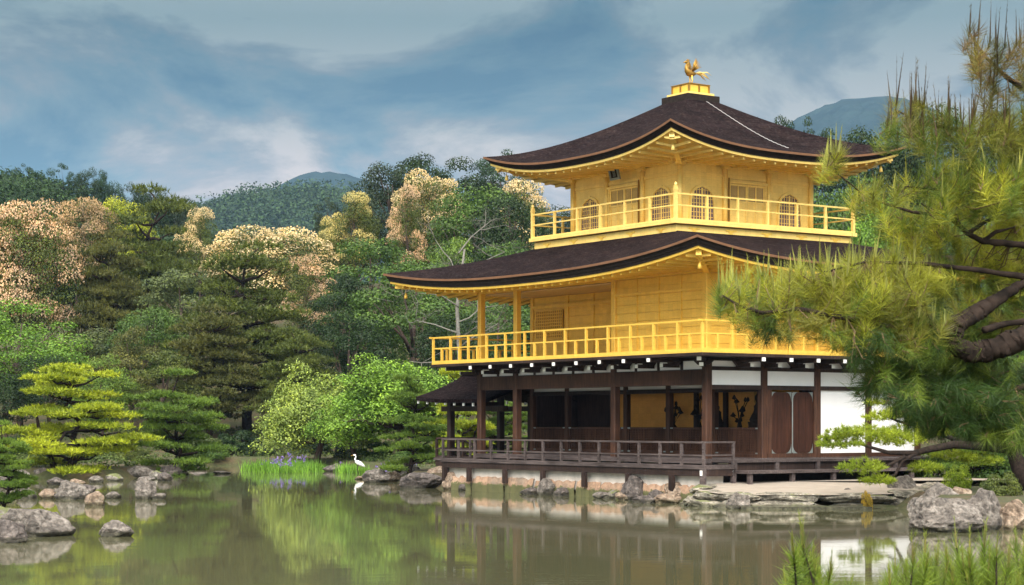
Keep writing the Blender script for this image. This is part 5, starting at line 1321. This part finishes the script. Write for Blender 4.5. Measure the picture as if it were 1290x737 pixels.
# ------------------------------------------------------------------ the near pine on the right
def stalk(V, C, a, dv, l_, r_, g, c_=(.30, .27, .12)):
    """a young pine candle: a slim three sided stalk"""
    n3 = 3; c = np.tile(a, (n3, 1)); s = unit(np.cross(np.tile(dv, (n3, 1)), g.normal(size=(n3, 3)))) * r_
    V.append(np.stack([c - s, c + s, c + dv * l_], 1).reshape(-1, 3)); C.append(np.tile(np.array(c_), (n3 * 3, 1)))
def near_pine():
    g = np.random.default_rng(17); bx, by = 3.35, 9.9
    e = empty('pine_tree', (bx, by, .3), 0, label='large near pine whose long needled branches enter from the right', cat='tree')
    O = np.array([bx, by, .3]); t = MB(); t.ctr = []; nodes = []
    def Q(px, py, d): return np.array(P(px, py, d)) - O
    def limb(pts, rad, n=8):
        q = [Q(*p) for p in pts]
        f = []; rr = []
        for i in range(len(q) - 1):
            ns_ = 14 if rad[i] > .03 else 6
            for k in range(ns_):
                s = k / ns_; f.append(q[i] * (1 - s) + q[i + 1] * s + g.normal(size=3) * rad[i] * .05); rr.append((rad[i] * (1 - s) + rad[i + 1] * s) * (g.uniform(.985, 1.015) if rad[i] > .03 else g.uniform(.92, 1.08)))
        f.append(q[-1]); rr.append(rad[-1]); n = 16 if max(rad) > .03 else n; t.tube([tuple(x) for x in f], rr, n); t.ctr += [tuple(x) for x in f for _ in range(n)]
        nodes.extend(f[::2])
    limb([(1462, 760, 9.9), (1450, 600, 9.9), (1430, 450, 9.8), (1440, 250, 9.8), (1420, 80, 9.8), (1400, -60, 9.8)], [.17, .15, .14, .11, .08, .05], 10)
    limb([(1432, 440, 9.8), (1340, 412, 9.6), (1285, 428, 9.5), (1250, 440, 9.5), (1222, 444, 9.5), (1200, 434, 9.45), (1203, 410, 9.45), (1225, 398, 9.5), (1255, 378, 9.55), (1300, 350, 9.6)], [.085, .07, .058, .056, .05, .044, .046, .042, .032, .018], 10)
    limb([(1203, 412, 9.45), (1180, 423, 9.4), (1158, 420, 9.4), (1135, 416, 9.35), (1100, 408, 9.3), (1050, 398, 9.25), (1005, 389, 9.2), (960, 394, 9.2), (932, 386, 9.2), (910, 372, 9.2)], [.034, .030, .024, .017, .014, .012, .010, .008, .007, .004], 7)
    limb([(1178, 422, 9.4), (1174, 402, 9.4), (1158, 384, 9.4), (1148, 366, 9.35)], [.02, .014, .010, .005], 6)
    limb([(1240, 416, 9.5), (1265, 408, 9.6), (1340, 398, 9.7)], [.018, .018, .02], 6)
    limb([(1438, 300, 9.8), (1330, 318, 9.7), (1290, 309, 9.65), (1238, 304, 9.6), (1218, 294, 9.55), (1207, 282, 9.55), (1189, 272, 9.5), (1149, 267, 9.5), (1095, 250, 9.45), (1055, 219, 9.4), (1046, 192, 9.4)], [.04, .022, .018, .015, .013, .011, .009, .007, .005, .004, .003], 7)
    for a in ([(1218, 294, 9.55), (1240, 280, 9.6), (1274, 264, 9.65)], [(1207, 282, 9.55), (1203, 270, 9.5), (1206, 258, 9.5)], [(1238, 304, 9.6), (1255, 292, 9.6), (1278, 286, 9.65)], [(1189, 272, 9.5), (1170, 262, 9.5), (1160, 256, 9.5)]):
        limb(a, [.013, .009, .004], 5)
    limb([(1425, 150, 9.8), (1330, 170, 9.75), (1290, 170, 9.7), (1238, 168, 9.65), (1189, 161, 9.6), (1157, 154, 9.6), (1130, 139, 9.6)], [.04, .022, .018, .015, .012, .008, .004], 6)
    limb([(1422, 90, 9.8), (1330, 118, 9.8), (1290, 112, 9.75), (1269, 98, 9.7), (1238, 68, 9.7), (1222, 42, 9.7)], [.035, .02, .015, .012, .008, .004], 6)
    limb([(1440, 520, 9.8), (1340, 490, 9.7), (1290, 487, 9.6), (1248, 500, 9.55), (1200, 498, 9.5), (1150, 490, 9.5), (1110, 480, 9.4)], [.05, .025, .018, .015, .012, .009, .005], 6)
    limb([(1330, 240, 9.7), (1270, 245, 9.6), (1200, 240, 9.55), (1140, 235, 9.5)], [.02, .014, .009, .004], 6)
    limb([(1300, 350, 9.6), (1230, 340, 9.5), (1160, 332, 9.45), (1090, 330, 9.4), (1030, 345, 9.35)], [.018, .013, .010, .007, .004], 6)
    N_ = np.array(nodes)
    YG, GR, DK, OL, BR, BD = (.36, .38, .06), (.13, .19, .038), (.042, .085, .025), (.235, .24, .055), (.22, .14, .06), (.16, .15, .055)  # DK: old needle green with the shade of the lower sprays put in
    sprays = [ # px, py, rx, ry, shoots, tint, second tint, upright, candle share, candle length
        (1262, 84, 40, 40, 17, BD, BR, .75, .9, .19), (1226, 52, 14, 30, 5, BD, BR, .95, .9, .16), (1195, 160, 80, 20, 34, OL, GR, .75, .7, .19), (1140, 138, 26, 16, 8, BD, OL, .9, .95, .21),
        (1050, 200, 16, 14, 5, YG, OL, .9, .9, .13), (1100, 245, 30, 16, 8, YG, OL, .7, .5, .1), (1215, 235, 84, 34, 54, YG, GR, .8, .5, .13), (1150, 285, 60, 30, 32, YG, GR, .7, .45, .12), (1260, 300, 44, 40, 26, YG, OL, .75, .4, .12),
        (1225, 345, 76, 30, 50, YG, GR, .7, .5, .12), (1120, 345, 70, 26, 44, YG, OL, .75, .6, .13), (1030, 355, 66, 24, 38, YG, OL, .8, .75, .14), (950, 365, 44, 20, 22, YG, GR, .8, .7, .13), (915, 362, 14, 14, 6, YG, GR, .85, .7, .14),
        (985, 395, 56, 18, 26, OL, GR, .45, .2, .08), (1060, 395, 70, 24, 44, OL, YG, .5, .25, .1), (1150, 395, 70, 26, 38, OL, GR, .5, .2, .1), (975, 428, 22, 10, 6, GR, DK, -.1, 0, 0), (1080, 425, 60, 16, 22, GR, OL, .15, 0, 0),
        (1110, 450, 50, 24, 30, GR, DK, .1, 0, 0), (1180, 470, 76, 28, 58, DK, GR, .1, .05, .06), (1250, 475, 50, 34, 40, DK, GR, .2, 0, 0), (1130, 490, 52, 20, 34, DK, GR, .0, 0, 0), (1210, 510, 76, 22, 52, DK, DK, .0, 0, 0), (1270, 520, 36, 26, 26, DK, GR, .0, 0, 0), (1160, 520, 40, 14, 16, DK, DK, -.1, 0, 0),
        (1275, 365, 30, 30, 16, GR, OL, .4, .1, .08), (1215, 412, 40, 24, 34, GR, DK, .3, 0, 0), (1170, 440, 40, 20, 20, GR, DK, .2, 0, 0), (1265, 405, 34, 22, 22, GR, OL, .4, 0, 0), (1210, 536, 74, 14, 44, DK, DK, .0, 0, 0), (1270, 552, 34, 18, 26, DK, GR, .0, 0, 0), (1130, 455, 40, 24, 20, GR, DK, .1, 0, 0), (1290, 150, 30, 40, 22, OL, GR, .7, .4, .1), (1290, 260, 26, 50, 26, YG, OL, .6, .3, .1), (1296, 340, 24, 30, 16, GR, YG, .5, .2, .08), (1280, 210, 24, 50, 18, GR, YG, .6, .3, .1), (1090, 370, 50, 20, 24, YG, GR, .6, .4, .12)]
    V = []; C = []; cd = MB(); tw = MB()
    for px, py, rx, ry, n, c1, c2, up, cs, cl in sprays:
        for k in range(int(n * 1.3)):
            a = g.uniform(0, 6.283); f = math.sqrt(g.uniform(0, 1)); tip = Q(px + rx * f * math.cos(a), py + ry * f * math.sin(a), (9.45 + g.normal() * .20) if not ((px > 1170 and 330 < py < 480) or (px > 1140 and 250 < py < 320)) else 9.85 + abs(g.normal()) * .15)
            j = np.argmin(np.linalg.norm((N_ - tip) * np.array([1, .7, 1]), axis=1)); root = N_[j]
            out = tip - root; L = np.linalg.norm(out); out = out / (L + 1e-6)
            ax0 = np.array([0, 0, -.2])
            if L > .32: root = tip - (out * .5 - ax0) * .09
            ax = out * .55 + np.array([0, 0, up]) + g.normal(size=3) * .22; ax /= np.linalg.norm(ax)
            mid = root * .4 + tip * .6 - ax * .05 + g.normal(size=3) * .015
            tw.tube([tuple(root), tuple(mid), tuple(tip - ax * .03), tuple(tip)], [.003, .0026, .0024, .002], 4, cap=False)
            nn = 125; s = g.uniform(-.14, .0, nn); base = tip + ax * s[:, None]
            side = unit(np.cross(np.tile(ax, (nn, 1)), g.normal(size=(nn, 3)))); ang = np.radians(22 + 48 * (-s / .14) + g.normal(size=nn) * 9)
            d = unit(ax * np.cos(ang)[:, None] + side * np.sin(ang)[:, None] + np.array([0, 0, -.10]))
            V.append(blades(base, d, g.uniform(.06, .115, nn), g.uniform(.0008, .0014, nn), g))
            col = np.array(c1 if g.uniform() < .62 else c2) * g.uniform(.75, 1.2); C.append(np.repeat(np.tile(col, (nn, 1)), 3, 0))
            if g.uniform() < cs:
                for q in range(g.integers(1, 3)):
                    l_ = cl * g.uniform(.6, 1.3); dv = ax * .15 + np.array([0, 0, 1]) + g.normal(size=3) * .10; dv /= np.linalg.norm(dv)
                    stalk(V, C, tip, dv, l_, .0045 if py < 175 else .0066, g, (.085, .06, .04) if py < 175 else (.33, .34, .12))
                    kk = 18; hh = g.uniform(.05, .95, kk); b_ = tip + dv * (l_ * hh)[:, None]; d = unit(dv + g.normal(size=(kk, 3)) * .22)
                    V.append(blades(b_, d, g.uniform(.010, .026, kk), np.full(kk, .0011), g)); C.append(np.repeat(np.tile(np.array((.10, .085, .05) if py < 175 else (.27, .30, .07)), (kk, 1)), 3, 0))
    from mathutils import noise as mn
    for i_, v_ in enumerate(t.v):                       # plated, knobbly bark
        c_ = Vector(t.ctr[i_]); o_ = Vector(v_) - c_; p_ = Vector(v_) * 15
        t.v[i_] = tuple(c_ + o_ * (1 + .20 * mn.noise(p_) + .14 * mn.noise(p_ * 2.3) + .12 * mn.noise(p_ * 5)))
    link('needles', np_mesh('needles', np.concatenate(V), 3, M['needle_near'], None, np.concatenate(C)), e)  # mesh holds the candle stalks as well
    tw.build('twigs', M['twig'], e); t.build('trunk', M['pinebark'], e, True)
near_pine()
def near_sapling(px, d, stems, label, seed):
    """young pine rising from the near bank: upright shoots at the given photo positions"""
    g = np.random.default_rng(seed); x, y = W(px, d); z0 = hz_at(x, y) - .05
    e = empty('young_pine', (x, y, z0), 0, label=label, cat='tree', group='young pines in the bottom right corner'); O = np.array([x, y, z0]); t = MB(); cd = MB(); V = []; C = []
    cz = np.array([0, 0, .55]); t.tube([(0, 0, 0), (.02, 0, .3), tuple(cz)], [.03, .025, .02], 6)
    for sx, sy, ln in stems + [(a_ + g.uniform(-14, 14), b_ + g.uniform(10, 40), c_ * .6) for a_, b_, c_ in stems for _ in (0, 1)]:
        tip = np.array(P(sx, sy, d + g.normal() * .25)) - O; base = tip * .35 + cz * .6; base[2] = max(.4, tip[2] - g.uniform(.35, .6))
        t.tube([tuple(cz), tuple(base), tuple((base + tip) / 2 + g.normal(size=3) * .02), tuple(tip)], [.014, .009, .006, .003], 5)
        ax = tip - base; L = np.linalg.norm(ax); ax /= L
        nn = 210; s = g.uniform(-.22, 0, nn); b_ = tip + ax * s[:, None]; side = unit(np.cross(np.tile(ax, (nn, 1)), g.normal(size=(nn, 3))))
        ang = np.radians(26 + 50 * (-s / .22) + g.normal(size=nn) * 12); dd = unit(ax * np.cos(ang)[:, None] + side * np.sin(ang)[:, None])
        V.append(blades(b_, dd, g.uniform(.07, .11, nn), np.full(nn, .0018), g)); C.append(np.repeat(np.tile(np.array((.16, .235, .045)) * g.uniform(.75, 1.2), (nn, 1)), 3, 0))
        for q in range(g.integers(1, 4)):
            l_ = ln * g.uniform(.5, 1.1); dv = unit((ax + np.array([0, 0, .8]) + g.normal(size=3) * .14)[None])[0]
            stalk(V, C, tip, dv, l_, .006, g)
            kk = 40; hh = g.uniform(.05, 1, kk); b2 = tip + dv * (l_ * hh)[:, None]; V.append(blades(b2, unit(dv + g.normal(size=(kk, 3)) * .3), g.uniform(.015, .04, kk), np.full(kk, .0012), g)); C.append(np.repeat(np.tile(np.array((.23, .28, .06)), (kk, 1)), 3, 0))
    link('needles', np_mesh('needles', np.concatenate(V), 3, M['needle_near'], None, np.concatenate(C)), e); t.build('trunk', M['pinebark'], e, True)  # candle stalks are in this mesh too
near_sapling(1020, 8.2, [(1000, 700, .16), (1012, 690, .16), (1025, 712, .10), (1045, 728, .10), (1000, 735, .08), (1070, 742, .1)], 'small young pine at the bottom left of the near cluster', 1)
near_sapling(1140, 8.4, [(1128, 720, .14), (1150, 712, .14), (1165, 700, .12), (1180, 712, .14), (1120, 735, .1), (1145, 735, .1), (1170, 730, .1), (1190, 728, .1)], 'young pine with upright shoots in the middle of the near cluster', 2)
near_sapling(1235, 8.3, [(1205, 690, .16), (1222, 700, .14), (1240, 690, .14), (1255, 700, .14), (1215, 720, .1), (1245, 722, .1), (1270, 715, .12), (1200, 735, .1), (1230, 735, .1)], 'bushiest young pine at the bottom right of the near cluster', 3)
near_sapling(1300, 8.6, [(1280, 690, .14), (1290, 705, .14), (1272, 725, .12), (1300, 690, .12), (1285, 735, .1), (1310, 720, .1)], 'young pine cut by the right frame edge', 4)
